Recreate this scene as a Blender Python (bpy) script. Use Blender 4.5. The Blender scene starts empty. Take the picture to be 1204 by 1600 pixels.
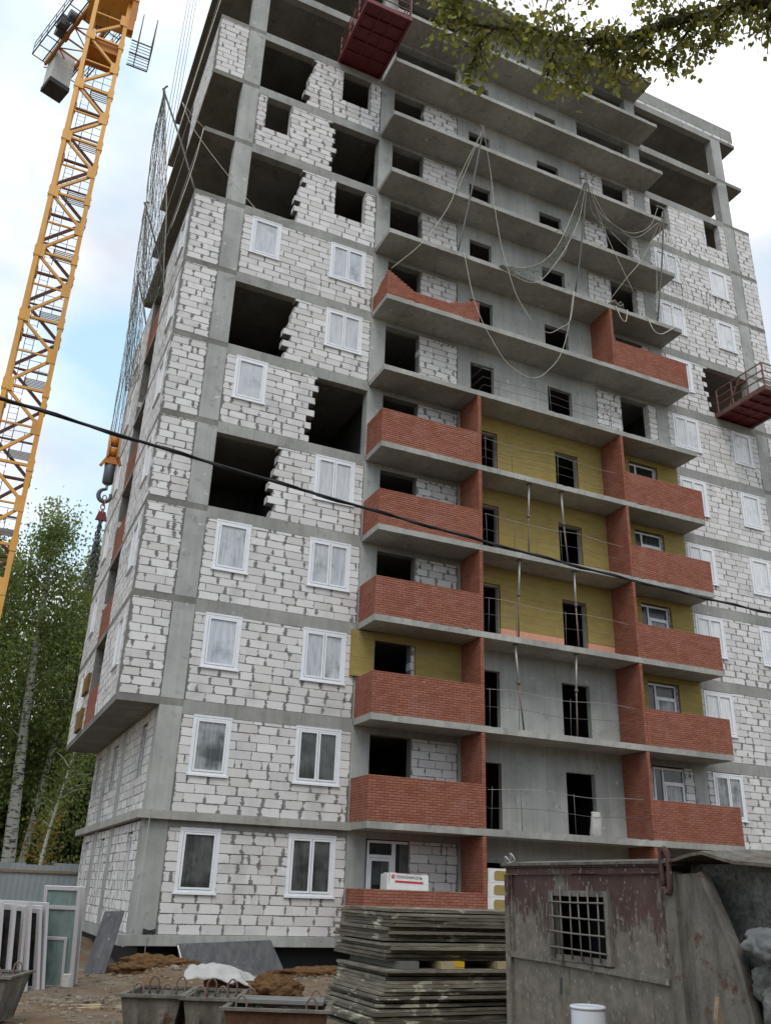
import bpy, bmesh, math, random
import numpy as np
from mathutils import Vector, Matrix, noise as mnoise
R = math.radians
rnd = random.Random(7)
npr = np.random.default_rng(11)
scene = bpy.context.scene
col = scene.collection

# ---------------------------------------------------------------- camera, sky, sun, exposure
cam_d = bpy.data.cameras.new('camera')
cam = bpy.data.objects.new('camera', cam_d); col.objects.link(cam)
cam_d.sensor_fit = 'VERTICAL'; cam_d.sensor_height = 36.0
cam_d.lens = 1367.345 / 1600 * 36.0
cam_d.clip_start = 0.05; cam_d.clip_end = 3000
CAM = Vector((-5.1417, -24.9655, 1.5909))
_a, _b, _c = R(24.0974), R(23.452), R(2.0211)
fw = Vector((math.sin(_a)*math.cos(_b), math.cos(_a)*math.cos(_b), math.sin(_b)))
rt = Vector((math.cos(_a), -math.sin(_a), 0)); up = rt.cross(fw)
r2 = rt*math.cos(_c) + up*math.sin(_c); u2 = -rt*math.sin(_c) + up*math.cos(_c)
m = Matrix.Identity(4)
for i in range(3):
    m[i][0], m[i][1], m[i][2], m[i][3] = r2[i], u2[i], -fw[i], CAM[i]
cam.matrix_world = m
scene.camera = cam

SUN_EL, SUN_AZ = 52.0, 205.0       # azimuth measured from +Y towards +X
world = bpy.data.worlds.new('World'); scene.world = world; world.use_nodes = True
nt = world.node_tree; nt.nodes.clear()
def wn(t, **k):
    n = nt.nodes.new(t)
    for a, b in k.items(): setattr(n, a, b)
    return n
w_out = wn('ShaderNodeOutputWorld'); w_bg = wn('ShaderNodeBackground'); w_bg.inputs['Strength'].default_value = 0.10
w_sky = wn('ShaderNodeTexSky', sky_type='NISHITA'); w_sky.sun_disc = False
w_sky.sun_elevation = R(SUN_EL); w_sky.sun_rotation = R(SUN_AZ)
w_tc = wn('ShaderNodeTexCoord')
w_map = wn('ShaderNodeMapping'); w_map.inputs['Scale'].default_value = (1.0, 1.0, 1.7); w_map.inputs['Location'].default_value = (8.2, 2.79, 8.62)
w_n = wn('ShaderNodeTexNoise'); w_n.inputs['Scale'].default_value = 2.06; w_n.inputs['Detail'].default_value = 6; w_n.inputs['Roughness'].default_value = 0.48
w_r = wn('ShaderNodeValToRGB'); w_r.color_ramp.elements[0].position = 0.37; w_r.color_ramp.elements[1].position = 0.53
w_n2 = wn('ShaderNodeTexNoise'); w_n2.inputs['Scale'].default_value = 3.3; w_n2.inputs['Detail'].default_value = 5
w_r2 = wn('ShaderNodeValToRGB')
w_r2.color_ramp.elements[0].position = 0.36; w_r2.color_ramp.elements[0].color = (6.7, 6.95, 7.6, 1)
w_r2.color_ramp.elements[1].position = 0.62; w_r2.color_ramp.elements[1].color = (11.0, 11.0, 11.1, 1)
w_blue = wn('ShaderNodeMixRGB', blend_type='ADD'); w_blue.inputs['Fac'].default_value = 1.0
w_blue.inputs['Color2'].default_value = (3.6, 5.2, 5.8, 1)
w_mix = wn('ShaderNodeMixRGB')
L = nt.links.new
L(w_tc.outputs['Generated'], w_map.inputs['Vector'])
L(w_map.outputs['Vector'], w_n.inputs['Vector']); L(w_map.outputs['Vector'], w_n2.inputs['Vector'])
L(w_n.outputs['Fac'], w_r.inputs['Fac']); L(w_n2.outputs['Fac'], w_r2.inputs['Fac'])
L(w_sky.outputs['Color'], w_blue.inputs['Color1'])
L(w_r.outputs['Color'], w_mix.inputs['Fac']); L(w_blue.outputs['Color'], w_mix.inputs['Color1']); L(w_r2.outputs['Color'], w_mix.inputs['Color2'])
L(w_mix.outputs['Color'], w_bg.inputs['Color']); L(w_bg.outputs['Background'], w_out.inputs['Surface'])

sun_d = bpy.data.lights.new('sun', 'SUN'); sun_d.energy = 1.1; sun_d.angle = R(28); sun_d.color = (1.0, 0.97, 0.92)
sun = bpy.data.objects.new('sun', sun_d); col.objects.link(sun)
sd = Vector((math.sin(R(SUN_AZ))*math.cos(R(SUN_EL)), math.cos(R(SUN_AZ))*math.cos(R(SUN_EL)), math.sin(R(SUN_EL))))
sun.rotation_euler = (-sd).to_track_quat('-Z', 'Y').to_euler()

vs = scene.view_settings
scene.display_settings.display_device = 'sRGB'
vs.view_transform = 'Standard'; vs.look = 'None'; vs.gamma = 1.0; vs.use_curve_mapping = False
vs.exposure = 0.28
scene.cycles.max_bounces = 6; scene.cycles.diffuse_bounces = 3; scene.cycles.transparent_max_bounces = 12

# ---------------------------------------------------------------- materials
class NB:
    """small node builder"""
    def __init__(s, name):
        s.m = bpy.data.materials.new(name); s.m.use_nodes = True
        s.t = s.m.node_tree; s.b = s.t.nodes['Principled BSDF']
    def n(s, t, ins=None, **k):
        x = s.t.nodes.new(t)
        for a, b in k.items(): setattr(x, a, b)
        for a, b in (ins or {}).items():
            if hasattr(b, 'node'): s.t.links.new(b, x.inputs[a])
            else: x.inputs[a].default_value = b
        return x
    def pos(s): return s.n('ShaderNodeNewGeometry').outputs['Position']
    def obj(s): return s.n('ShaderNodeTexCoord').outputs['Object']
    def scaled(s, v, sc): return s.n('ShaderNodeMapping', {'Vector': v, 'Scale': sc}).outputs['Vector']
    def noise(s, v, scale, detail=4, rough=0.55): return s.n('ShaderNodeTexNoise', {'Vector': v, 'Scale': scale, 'Detail': detail, 'Roughness': rough}).outputs['Fac']
    def ramp(s, f, a, b, ca=(0,0,0,1), cb=(1,1,1,1)):
        x = s.n('ShaderNodeValToRGB', {'Fac': f}); e = x.color_ramp.elements
        e[0].position, e[1].position = a, b; e[0].color, e[1].color = ca, cb
        return x.outputs['Color']
    def mix(s, f, a, b, mode='MIX'):
        return s.n('ShaderNodeMixRGB', {'Fac': f, 'Color1': a, 'Color2': b}, blend_type=mode).outputs['Color']
    def math(s, op, a, b=0.0): return s.n('ShaderNodeMath', {0: a, 1: b}, operation=op).outputs[0]
    def island(s): return s.n('ShaderNodeNewGeometry').outputs['Random Per Island']
    def rand(s):
        x = s.math('ADD', s.island(), s.n('ShaderNodeObjectInfo').outputs['Random'])
        return s.math('FRACT', x)
    def out(s, color, rough=0.85, metal=0.0, bump=None, bs=0.3, bd=0.01, spec=0.3):
        def put(k, v):
            if hasattr(v, 'node'): s.t.links.new(v, s.b.inputs[k])
            else: s.b.inputs[k].default_value = v
        put('Base Color', color); put('Roughness', rough); put('Metallic', metal)
        s.b.inputs['Specular IOR Level'].default_value = spec
        if bump is not None:
            bn = s.n('ShaderNodeBump', {'Height': bump, 'Strength': bs, 'Distance': bd})
            s.t.links.new(bn.outputs['Normal'], s.b.inputs['Normal'])
        return s.m
def c4(r, g, b): return (r, g, b, 1)
M = {}
def plain(name, c, rough=0.6, metal=0.0, var=0.12, scale=6.0, spec=0.3):
    b = NB(name); n = b.noise(b.obj(), scale, 4)
    lo = c4(*[v*(1-var) for v in c]); hi = c4(*[min(1, v*(1+var)) for v in c])
    M[name] = b.out(b.ramp(n, 0.3, 0.7, lo, hi), rough, metal, spec=spec); return M[name]

def mk_block():
    b = NB('aerated_block')
    p = b.pos(); r = b.rand()
    base = b.ramp(r, 0.0, 1.0, c4(0.575, 0.553, 0.535), c4(0.725, 0.703, 0.682))
    odd = b.ramp(r, 0.93, 0.95)
    base = b.mix(odd, base, c4(0.58, 0.55, 0.52))
    base = b.mix(b.ramp(b.noise(p, 1.3, 3), 0.55, 0.8), base, c4(0.46, 0.445, 0.435))
    fine = b.noise(p, 60, 2)
    damp = b.ramp(b.noise(b.scaled(p, (0.8, 0.8, 0.16)), 1.0, 4, 0.6), 0.56, 0.74)
    base = b.mix(b.math('MULTIPLY', damp, 0.45), base, c4(0.38, 0.365, 0.345))
    base = b.mix(0.25, base, b.ramp(fine, 0.3, 0.7, c4(0.5, 0.5, 0.5), c4(1, 1, 1)), 'MULTIPLY')
    uv = b.n('ShaderNodeSeparateXYZ', {'Vector': b.n('ShaderNodeUVMap').outputs['UV']})
    # mortar smeared over the ends of the blocks, in clusters
    clus = b.ramp(b.noise(b.scaled(p, (2.6, 2.6, 5.0)), 1.0, 2), 0.44, 0.57)
    rag = b.noise(b.scaled(p, (6, 6, 30)), 1.0, 4, 0.7)
    wid = b.math('MULTIPLY', clus, b.math('MULTIPLY', b.math('SUBTRACT', rag, 0.27), 0.20))
    fl = b.ramp(b.noise(b.scaled(p, (0.16, 0.16, 0.30)), 1.0, 1), 0.36, 0.60, c4(0.45, 0.45, 0.45), c4(1.35, 1.35, 1.35))
    wid = b.math('MULTIPLY', wid, fl)
    m1 = b.math('LESS_THAN', uv.outputs['X'], wid)
    # squeezed mortar along some bed joints
    clus2 = b.ramp(b.noise(b.scaled(p, (1.7, 1.7, 4.0)), 1.0, 2), 0.53, 0.66)
    rag2 = b.noise(b.scaled(p, (22, 22, 6)), 1.0, 4, 0.7)
    wid2 = b.math('MULTIPLY', clus2, b.math('MULTIPLY', b.math('SUBTRACT', rag2, 0.35), 0.085))
    wid2 = b.math('MULTIPLY', wid2, fl)
    m2 = b.math('LESS_THAN', uv.outputs['Y'], wid2)
    mk = b.math('MAXIMUM', m1, m2)
    mort = b.ramp(b.noise(p, 14, 3), 0.3, 0.7, c4(0.135, 0.132, 0.128), c4(0.26, 0.255, 0.245))
    colr = b.mix(mk, base, mort)
    M['block'] = b.out(colr, 0.95, bump=b.math('ADD', b.noise(p, 35, 4), mk), bs=0.35, bd=0.008, spec=0.1)
mk_block()
def mk_mortar():
    b = NB('mortar'); p = b.pos()
    M['mortar'] = b.out(b.ramp(b.noise(p, 12, 5, 0.7), 0.3, 0.75, c4(0.13, 0.128, 0.123), c4(0.26, 0.252, 0.24)), 0.95, bump=b.noise(p, 40, 4), bs=0.7, bd=0.02, spec=0.1)
mk_mortar()
def mk_concrete(name, lo, hi, streak=0.6, marks=True):
    b = NB(name); p = b.pos()
    big = b.noise(p, 0.55, 5, 0.6)
    colr = b.ramp(big, 0.32, 0.68, lo, hi)
    st = b.noise(b.scaled(p, (5, 5, 0.35)), 1.0, 4, 0.65)
    colr = b.mix(streak*0.55, colr, b.ramp(st, 0.35, 0.7, c4(0.55, 0.55, 0.54), c4(1.1, 1.1, 1.08)), 'MULTIPLY')
    if marks:   # formwork joints: faint lifts every 1.2 m and pour patches
        vor = b.n('ShaderNodeTexVoronoi', {'Vector': p, 'Scale': 2.2}, feature='DISTANCE_TO_EDGE').outputs[0]
        colr = b.mix(b.ramp(b.noise(p, 2.4, 6, 0.7), 0.56, 0.72), colr, c4(*[v*0.72 for v in lo[:3]]))
    colr = b.mix(b.ramp(b.noise(p, 3.1, 3), 0.66, 0.74), colr, c4(*[min(1, v*1.18) for v in hi[:3]]))
    sx = b.n('ShaderNodeSeparateXYZ', {'Vector': b.n('ShaderNodeVectorMath', {0: p, 1: b.n('ShaderNodeVectorMath', {0: b.n('ShaderNodeTexNoise', {'Vector': p, 'Scale': 5.0}).outputs['Color'], 1: (0.03, 0.03, 0.03)}, operation='MULTIPLY').outputs[0]}, operation='ADD').outputs[0]})
    seam = b.math('LESS_THAN', b.math('FRACT', b.math('MULTIPLY', sx.outputs['X'], 0.82)), 0.013)
    colr = b.mix(b.math('MULTIPLY', seam, 0.38), colr, c4(0.12, 0.12, 0.112))
    panel = b.n('ShaderNodeTexWhiteNoise', {'Vector': b.n('ShaderNodeCombineXYZ', {'X': b.math('FLOOR', b.math('MULTIPLY', sx.outputs['X'], 0.82)), 'Y': b.math('FLOOR', b.math('MULTIPLY', sx.outputs['Z'], 0.3334))}).outputs[0]}).outputs[0]
    colr = b.mix(0.5, colr, b.ramp(panel, 0, 1, c4(0.86, 0.86, 0.86), c4(1.12, 1.12, 1.10)), 'MULTIPLY')
    rust = b.ramp(b.noise(b.scaled(p, (3.2, 3.2, 0.4)), 1.0, 5, 0.7), 0.66, 0.76)
    colr = b.mix(b.math('MULTIPLY', rust, 0.30), colr, c4(0.20, 0.145, 0.09))
    holes = b.ramp(b.noise(p, 46, 2), 0.70, 0.74)
    colr = b.mix(b.math('MULTIPLY', holes, 0.6), colr, c4(0.10, 0.10, 0.095))
    M[name] = b.out(colr, 0.88, bump=b.math('ADD', b.noise(p, 24, 5), b.math('MULTIPLY', big, 2.0)), bs=0.25, bd=0.012, spec=0.2)
mk_concrete('concrete', c4(0.28, 0.283, 0.268), c4(0.43, 0.432, 0.41))
mk_concrete('concrete_slab', c4(0.27, 0.262, 0.24), c4(0.40, 0.39, 0.36))
mk_concrete('concrete_beam', c4(0.235, 0.232, 0.218), c4(0.36, 0.355, 0.335))
mk_concrete('concrete_dark', c4(0.045, 0.045, 0.042), c4(0.085, 0.085, 0.08))  # room darkness is put into this colour for the interior walls
mk_concrete('concrete_floor', c4(0.15, 0.145, 0.13), c4(0.25, 0.24, 0.22))  # interior shade mixed in: darker than the balcony slabs to dim the open rooms
mk_concrete('concrete_grey', c4(0.13, 0.13, 0.12), c4(0.23, 0.23, 0.215))
def mk_brick():
    b = NB('red_brick'); p = b.pos(); r = b.rand()
    colr = b.ramp(r, 0, 1, c4(0.238, 0.083, 0.051), c4(0.315, 0.123, 0.078))
    colr = b.mix(b.ramp(b.noise(p, 1.6, 4), 0.5, 0.8), colr, c4(0.32, 0.14, 0.11))
    colr = b.mix(b.ramp(b.noise(p, 7, 4), 0.67, 0.75), colr, c4(0.40, 0.24, 0.19))
    eff = b.math('MULTIPLY', b.ramp(b.noise(b.scaled(p, (2.2, 2.2, 0.8)), 1.0, 5, 0.7), 0.52, 0.74), 0.45)
    colr = b.mix(eff, colr, c4(0.36, 0.19, 0.155))
    colr = b.mix(b.math('MULTIPLY', b.ramp(b.noise(b.scaled(p, (4, 4, 1.1)), 0.8, 5, 0.7), 0.56, 0.74), 0.4), colr, c4(0.13, 0.05, 0.036))
    M['brick'] = b.out(colr, 0.85, bump=b.noise(p, 60, 3), bs=0.25, bd=0.004, spec=0.2)
    b = NB('brick_mortar'); p = b.pos()
    M['brick_mortar'] = b.out(b.ramp(b.noise(p, 9, 4), 0.3, 0.7, c4(0.175, 0.068, 0.047), c4(0.245, 0.103, 0.072)), 0.95)
mk_brick()
def mk_wool():
    b = NB('mineral_wool'); p = b.pos()
    colr = b.ramp(b.noise(b.scaled(p, (1.2, 1.2, 5)), 1.6, 6, 0.7), 0.3, 0.72, c4(0.255, 0.186, 0.060), c4(0.355, 0.268, 0.100))
    colr = b.mix(b.math('MULTIPLY', b.rand(), 0.22), colr, c4(0.27, 0.225, 0.09))
    M['wool'] = b.out(colr, 1.0, bump=b.noise(p, 30, 5), bs=0.6, bd=0.02, spec=0.05)
mk_wool()
def mk_pane(name, film_lo, film_hi, dark, cover):
    b = NB(name); p = b.pos(); r = b.n('ShaderNodeObjectInfo').outputs['Random']
    off = b.n('ShaderNodeVectorMath', {0: p, 1: b.n('ShaderNodeCombineXYZ', {'X': r, 'Y': r, 'Z': r}).outputs[0]}, operation='ADD').outputs[0]
    st = b.noise(b.scaled(off, (14, 14, 1.3)), 1.0, 5, 0.65)
    film = b.ramp(st, 0.25, 0.75, film_lo, film_hi)
    lowf = b.noise(off, 1.5, 3)
    colr = b.mix(b.ramp(lowf, cover, cover+0.22), film, b.mix(b.ramp(st, 0.45, 0.8), dark, film_lo))
    M[name] = b.out(colr, b.ramp(st, 0.3, 0.7, c4(0.08,)*1 if False else (0.08,0.08,0.08,1), (0.25,0.25,0.25,1)), bump=st, bs=0.12, bd=0.02, spec=0.6)
mk_pane('pane_film', c4(0.26, 0.275, 0.29), c4(0.56, 0.565, 0.58), c4(0.12, 0.14, 0.14), 0.54)
mk_pane('pane_milky', c4(0.34, 0.355, 0.385), c4(0.60, 0.605, 0.63), c4(0.22, 0.24, 0.255), 0.56)
mk_pane('pane_bright', c4(0.48, 0.485, 0.50), c4(0.78, 0.78, 0.785), c4(0.36, 0.38, 0.40), 0.58)
mk_pane('pane_mixed', c4(0.14, 0.15, 0.15), c4(0.42, 0.43, 0.44), c4(0.045, 0.055, 0.052), 0.44)
mk_pane('pane_dark', c4(0.060, 0.066, 0.062), c4(0.13, 0.135, 0.125), c4(0.028, 0.032, 0.03), 0.40)
mk_pane('pane_black', c4(0.015, 0.017, 0.017), c4(0.05, 0.055, 0.055), c4(0.01, 0.012, 0.012), 0.4)
mk_pane('pane_green', c4(0.14, 0.20, 0.19), c4(0.25, 0.33, 0.32), c4(0.08, 0.12, 0.14), 0.52)
plain('pvc', (0.72, 0.73, 0.75), 0.35, var=0.05)
def mk_filmed():
    b = NB('pvc_filmed'); p = b.obj()
    f = b.ramp(b.noise(b.scaled(p, (9, 9, 30)), 1.0, 5, 0.8), 0.60, 0.64)
    M['pvc_filmed'] = b.out(b.mix(f, c4(0.50, 0.48, 0.49), c4(0.33, 0.25, 0.26)), 0.5)
mk_filmed()
plain('foam_white', (0.62, 0.60, 0.57), 0.8, var=0.15, scale=20)
plain('wool_brown', (0.16, 0.095, 0.028), 0.95, var=0.2)
plain('xps_pink', (0.62, 0.30, 0.20), 0.8, var=0.08)
plain('steel_dark', (0.09, 0.095, 0.10), 0.5, 0.3)
plain('steel_rail', (0.13, 0.125, 0.12), 0.6, 0.2)
plain('steel_prop', (0.17, 0.12, 0.10), 0.6, 0.2, var=0.35)
plain('zinc', (0.38, 0.36, 0.33), 0.5, 0.3)
def mk_crane():
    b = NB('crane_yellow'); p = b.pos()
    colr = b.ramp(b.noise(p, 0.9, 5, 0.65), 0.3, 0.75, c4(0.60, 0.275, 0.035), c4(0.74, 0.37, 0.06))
    colr = b.mix(b.ramp(b.noise(p, 8, 4, 0.7), 0.62, 0.74), colr, c4(0.30, 0.12, 0.03))
    colr = b.mix(b.math('MULTIPLY', b.ramp(b.noise(b.scaled(p, (3, 3, 0.6)), 1.0, 5, 0.7), 0.52, 0.72), 0.5), colr, c4(0.30, 0.20, 0.10))
    colr = b.mix(b.math('MULTIPLY', b.ramp(b.noise(p, 0.5, 3), 0.45, 0.7), 0.35), colr, c4(0.72, 0.45, 0.16))
    M['crane'] = b.out(colr, 0.45, spec=0.4)
    b = NB('crane_orange'); p = b.pos()
    M['crane_orange'] = b.out(b.ramp(b.noise(p, 1.2, 4), 0.3, 0.7, c4(0.36, 0.125, 0.02), c4(0.50, 0.20, 0.03)), 0.5)
mk_crane()
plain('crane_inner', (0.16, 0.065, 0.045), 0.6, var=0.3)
plain('ballast', (0.50, 0.50, 0.47), 0.9)
plain('grating', (0.36, 0.37, 0.39), 0.6)
plain('rope', (0.47, 0.44, 0.37), 0.9)
plain('cable_black', (0.022, 0.022, 0.026), 0.55)
plain('wire_grey', (0.20, 0.20, 0.20), 0.6)
plain('net_green', (0.17, 0.175, 0.145), 0.9)
plain('platform_red', (0.155, 0.030, 0.034), 0.55, var=0.25)
plain('platform_rail', (0.17, 0.085, 0.07), 0.6, 0.1, var=0.3)
plain('bitumen', (0.018, 0.019, 0.022), 0.6)
plain('wood', (0.26, 0.19, 0.12), 0.85, var=0.3, scale=12)
plain('wood_pale', (0.40, 0.32, 0.19), 0.85, var=0.2, scale=10)
plain('yellow_paint', (0.60, 0.37, 0.02), 0.6)
plain('sack', (0.40, 0.39, 0.37), 0.6, var=0.1)
plain('barrel', (0.60, 0.62, 0.66), 0.4, var=0.05)
plain('bar_steel', (0.17, 0.155, 0.14), 0.7)
plain('cement_bag', (0.17, 0.175, 0.175), 0.8, var=0.2)
plain('white_wrap', (0.66, 0.66, 0.64), 0.5, var=0.06)
plain('red_print', (0.55, 0.03, 0.045), 0.5, var=0.05)
plain('black_print', (0.02, 0.02, 0.02), 0.5, var=0.0)
plain('strap_orange', (0.62, 0.15, 0.05), 0.6)
plain('fence_steel', (0.30, 0.335, 0.355), 0.55, 0.1, var=0.1, scale=1.5)
def mk_rustwall():
    b = NB('rusty_paint'); p = b.pos()
    st = b.noise(b.scaled(p, (20, 20, 5.0)), 1.0, 7, 0.78)
    big = b.noise(b.scaled(p, (2.2, 2.2, 0.9)), 1.0, 5, 0.65)
    paint = b.ramp(b.noise(p, 3, 4), 0.3, 0.7, c4(0.062, 0.034, 0.030), c4(0.105, 0.062, 0.053))
    bare = b.ramp(b.noise(p, 9, 5, 0.7), 0.3, 0.72, c4(0.115, 0.10, 0.08), c4(0.225, 0.203, 0.165))
    z = b.n('ShaderNodeSeparateXYZ', {'Vector': p}).outputs['Z']
    k = b.math('ADD', b.math('MULTIPLY', st, 0.62), b.math('MULTIPLY', big, 0.62))
    k = b.math('ADD', k, b.math('MULTIPLY', b.math('SUBTRACT', 1.35, z), 0.26))   # paint survives best at the top
    mask = b.ramp(k, 0.552, 0.606)
    colr = b.mix(mask, paint, bare)
    fl = b.ramp(b.noise(b.scaled(p, (26, 26, 14)), 1.0, 3, 0.6), 0.62, 0.66)
    colr = b.mix(fl, colr, c4(0.27, 0.255, 0.225))
    rs = b.ramp(b.noise(b.scaled(p, (14, 14, 1.1)), 1.0, 5, 0.7), 0.60, 0.70)
    colr = b.mix(b.math('MULTIPLY', rs, 0.75), colr, c4(0.085, 0.04, 0.025))
    M['rusty'] = b.out(colr, 0.8, bump=b.math('ADD', st, mask), bs=0.5, bd=0.006, spec=0.25)
mk_rustwall()
def mk_tub():
    b = NB('tub_steel'); p = b.pos()
    st = b.noise(b.scaled(p, (6, 6, 2.2)), 1.0, 6, 0.7)
    colr = b.ramp(st, 0.30, 0.68, c4(0.075, 0.066, 0.054), c4(0.21, 0.195, 0.165))
    colr = b.mix(b.ramp(b.noise(p, 4, 5, 0.7), 0.56, 0.66), colr, c4(0.10, 0.048, 0.03))
    M['tub'] = b.out(colr, 0.85, bump=b.noise(p, 30, 5, 0.7), bs=0.6, bd=0.01, spec=0.2)
    b = NB('tub_rust'); p = b.pos()
    colr = b.ramp(b.noise(b.scaled(p, (5, 5, 3)), 1.0, 6, 0.7), 0.3, 0.7, c4(0.055, 0.026, 0.016), c4(0.15, 0.082, 0.05))
    M['tub_rust'] = b.out(colr, 0.85, bump=b.noise(p, 30, 5, 0.7), bs=0.6, bd=0.01, spec=0.2)
mk_tub()
def mk_sheet():
    b = NB('ply_edge'); p = b.pos(); r = b.rand()
    colr = b.ramp(b.noise(b.scaled(p, (3, 3, 40)), 1.0, 5, 0.7), 0.28, 0.72, c4(0.070, 0.062, 0.051), c4(0.265, 0.240, 0.198))
    orr = b.n('ShaderNodeObjectInfo').outputs['Random']
    colr = b.mix(0.85, colr, b.ramp(orr, 0, 1, c4(0.55, 0.52, 0.47), c4(1.25, 1.22, 1.15)), 'MULTIPLY')
    sp = b.math('MULTIPLY', b.ramp(b.noise(b.scaled(p, (5, 5, 14)), 1.0, 4, 0.6), 0.57, 0.60), b.ramp(b.noise(p, 1.6, 2), 0.47, 0.6))
    colr = b.mix(sp, colr, c4(0.46, 0.44, 0.34))
    M['sheet'] = b.out(colr, 0.9, bump=b.noise(b.scaled(p, (8, 8, 60)), 1.0, 5, 0.7), bs=0.8, bd=0.01, spec=0.15)
    b = NB('film_board'); p = b.obj()
    colr = b.ramp(b.noise(b.scaled(p, (5, 5, 0.8)), 1.2, 5, 0.7), 0.3, 0.75, c4(0.045, 0.046, 0.052), c4(0.12, 0.115, 0.115))
    colr = b.mix(b.ramp(b.noise(p, 9, 3), 0.70, 0.73), colr, c4(0.40, 0.41, 0.42))
    M['film_board'] = b.out(colr, 0.6, bump=b.noise(p, 20, 4), bs=0.3, bd=0.01)
mk_sheet()
def mk_ground():
    b = NB('mud'); p = b.pos()
    big = b.noise(p, 0.45, 5, 0.6)
    colr = b.ramp(big, 0.38, 0.62, c4(0.20, 0.115, 0.057), c4(0.235, 0.20, 0.155))
    colr = b.mix(b.ramp(b.noise(p, 2.2, 6, 0.7), 0.42, 0.66), colr, c4(0.135, 0.10, 0.066))
    y = b.n('ShaderNodeSeparateXYZ', {'Vector': p}).outputs['Y']
    g = b.ramp(b.math('ADD', b.math('MULTIPLY', y, 0.1), b.math('MULTIPLY', big, 0.5)), -0.78+0.0, -0.42) if False else None
    colr = b.mix(b.ramp(b.noise(p, 18, 5, 0.75), 0.55, 0.72), colr, c4(0.25, 0.22, 0.18))
    M['mud'] = b.out(colr, 0.95, bump=b.math('ADD', b.noise(p, 6, 6, 0.7), b.noise(p, 28, 4)), bs=1.0, bd=0.05, spec=0.15)
    b = NB('clay'); p = b.pos()
    M['clay'] = b.out(b.ramp(b.noise(p, 7, 6, 0.7), 0.32, 0.7, c4(0.085, 0.045, 0.02), c4(0.22, 0.125, 0.058)), 0.95, bump=b.noise(p, 14, 6, 0.75), bs=1.0, bd=0.06, spec=0.1)
    b = NB('stone'); p = b.pos()
    M['stone'] = b.out(b.ramp(b.rand(), 0, 1, c4(0.12, 0.088, 0.06), c4(0.27, 0.225, 0.175)), 0.95)
    b = NB('grass_field'); p = b.pos()
    M['field'] = b.out(b.ramp(b.noise(p, 0.3, 6, 0.7), 0.3, 0.7, c4(0.07, 0.062, 0.03), c4(0.11, 0.10, 0.055)), 1.0)
mk_ground()
def mk_leaf(name, lo, hi, trans=0.35):
    b = NB(name); r = b.rand()
    colr = b.ramp(r, 0, 1, lo, hi)
    big = b.noise(b.pos(), 0.6, 3)
    colr = b.mix(0.5, colr, b.ramp(big, 0.35, 0.65, c4(0.6, 0.65, 0.6), c4(1.25, 1.2, 1.1)), 'MULTIPLY')
    b.out(colr, 0.55, spec=0.35)
    tr = b.n('ShaderNodeBsdfTranslucent', {'Color': b.mix(1.0, colr, c4(2.6, 2.4, 1.6), 'MULTIPLY')})
    mx = b.n('ShaderNodeMixShader', {0: trans, 1: b.b.outputs[0], 2: tr.outputs[0]})
    b.t.links.new(mx.outputs[0], b.t.nodes['Material Output'].inputs['Surface'])
    M[name] = b.m
mk_leaf('leaf_birch', c4(0.088, 0.130, 0.042), c4(0.185, 0.225, 0.092), 0.5)
mk_leaf('leaf_dark', c4(0.035, 0.060, 0.022), c4(0.075, 0.105, 0.040), 0.25)
mk_leaf('leaf_yellow', c4(0.20, 0.16, 0.03), c4(0.32, 0.22, 0.05))
mk_leaf('leaf_near', c4(0.085, 0.10, 0.025), c4(0.21, 0.205, 0.075), 0.55)
def mk_birch():
    b = NB('birch_bark'); p = b.obj()
    rings = b.noise(b.scaled(p, (2.5, 2.5, 11)), 1.0, 4, 0.6)
    colr = b.mix(b.ramp(rings, 0.53, 0.60), c4(0.52, 0.51, 0.48), c4(0.05, 0.045, 0.04))
    M['birch'] = b.out(colr, 0.8, bump=rings, bs=0.4, bd=0.02)
    b = NB('grey_bark'); p = b.obj()
    M['bark'] = b.out(b.ramp(b.noise(p, 9, 5, 0.7), 0.3, 0.7, c4(0.045, 0.038, 0.03), c4(0.15, 0.135, 0.115)), 0.9, bump=b.noise(p, 20, 4), bs=0.6, bd=0.02)
mk_birch()
def mk_residue():
    b = NB('concrete_residue'); p = b.pos()
    M['residue'] = b.out(b.ramp(b.noise(p, 22, 6, 0.75), 0.35, 0.7, c4(0.11, 0.115, 0.104), c4(0.31, 0.315, 0.285)), 0.95, bump=b.noise(p, 45, 5, 0.8), bs=1.0, bd=0.03, spec=0.1)
mk_residue()

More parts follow.
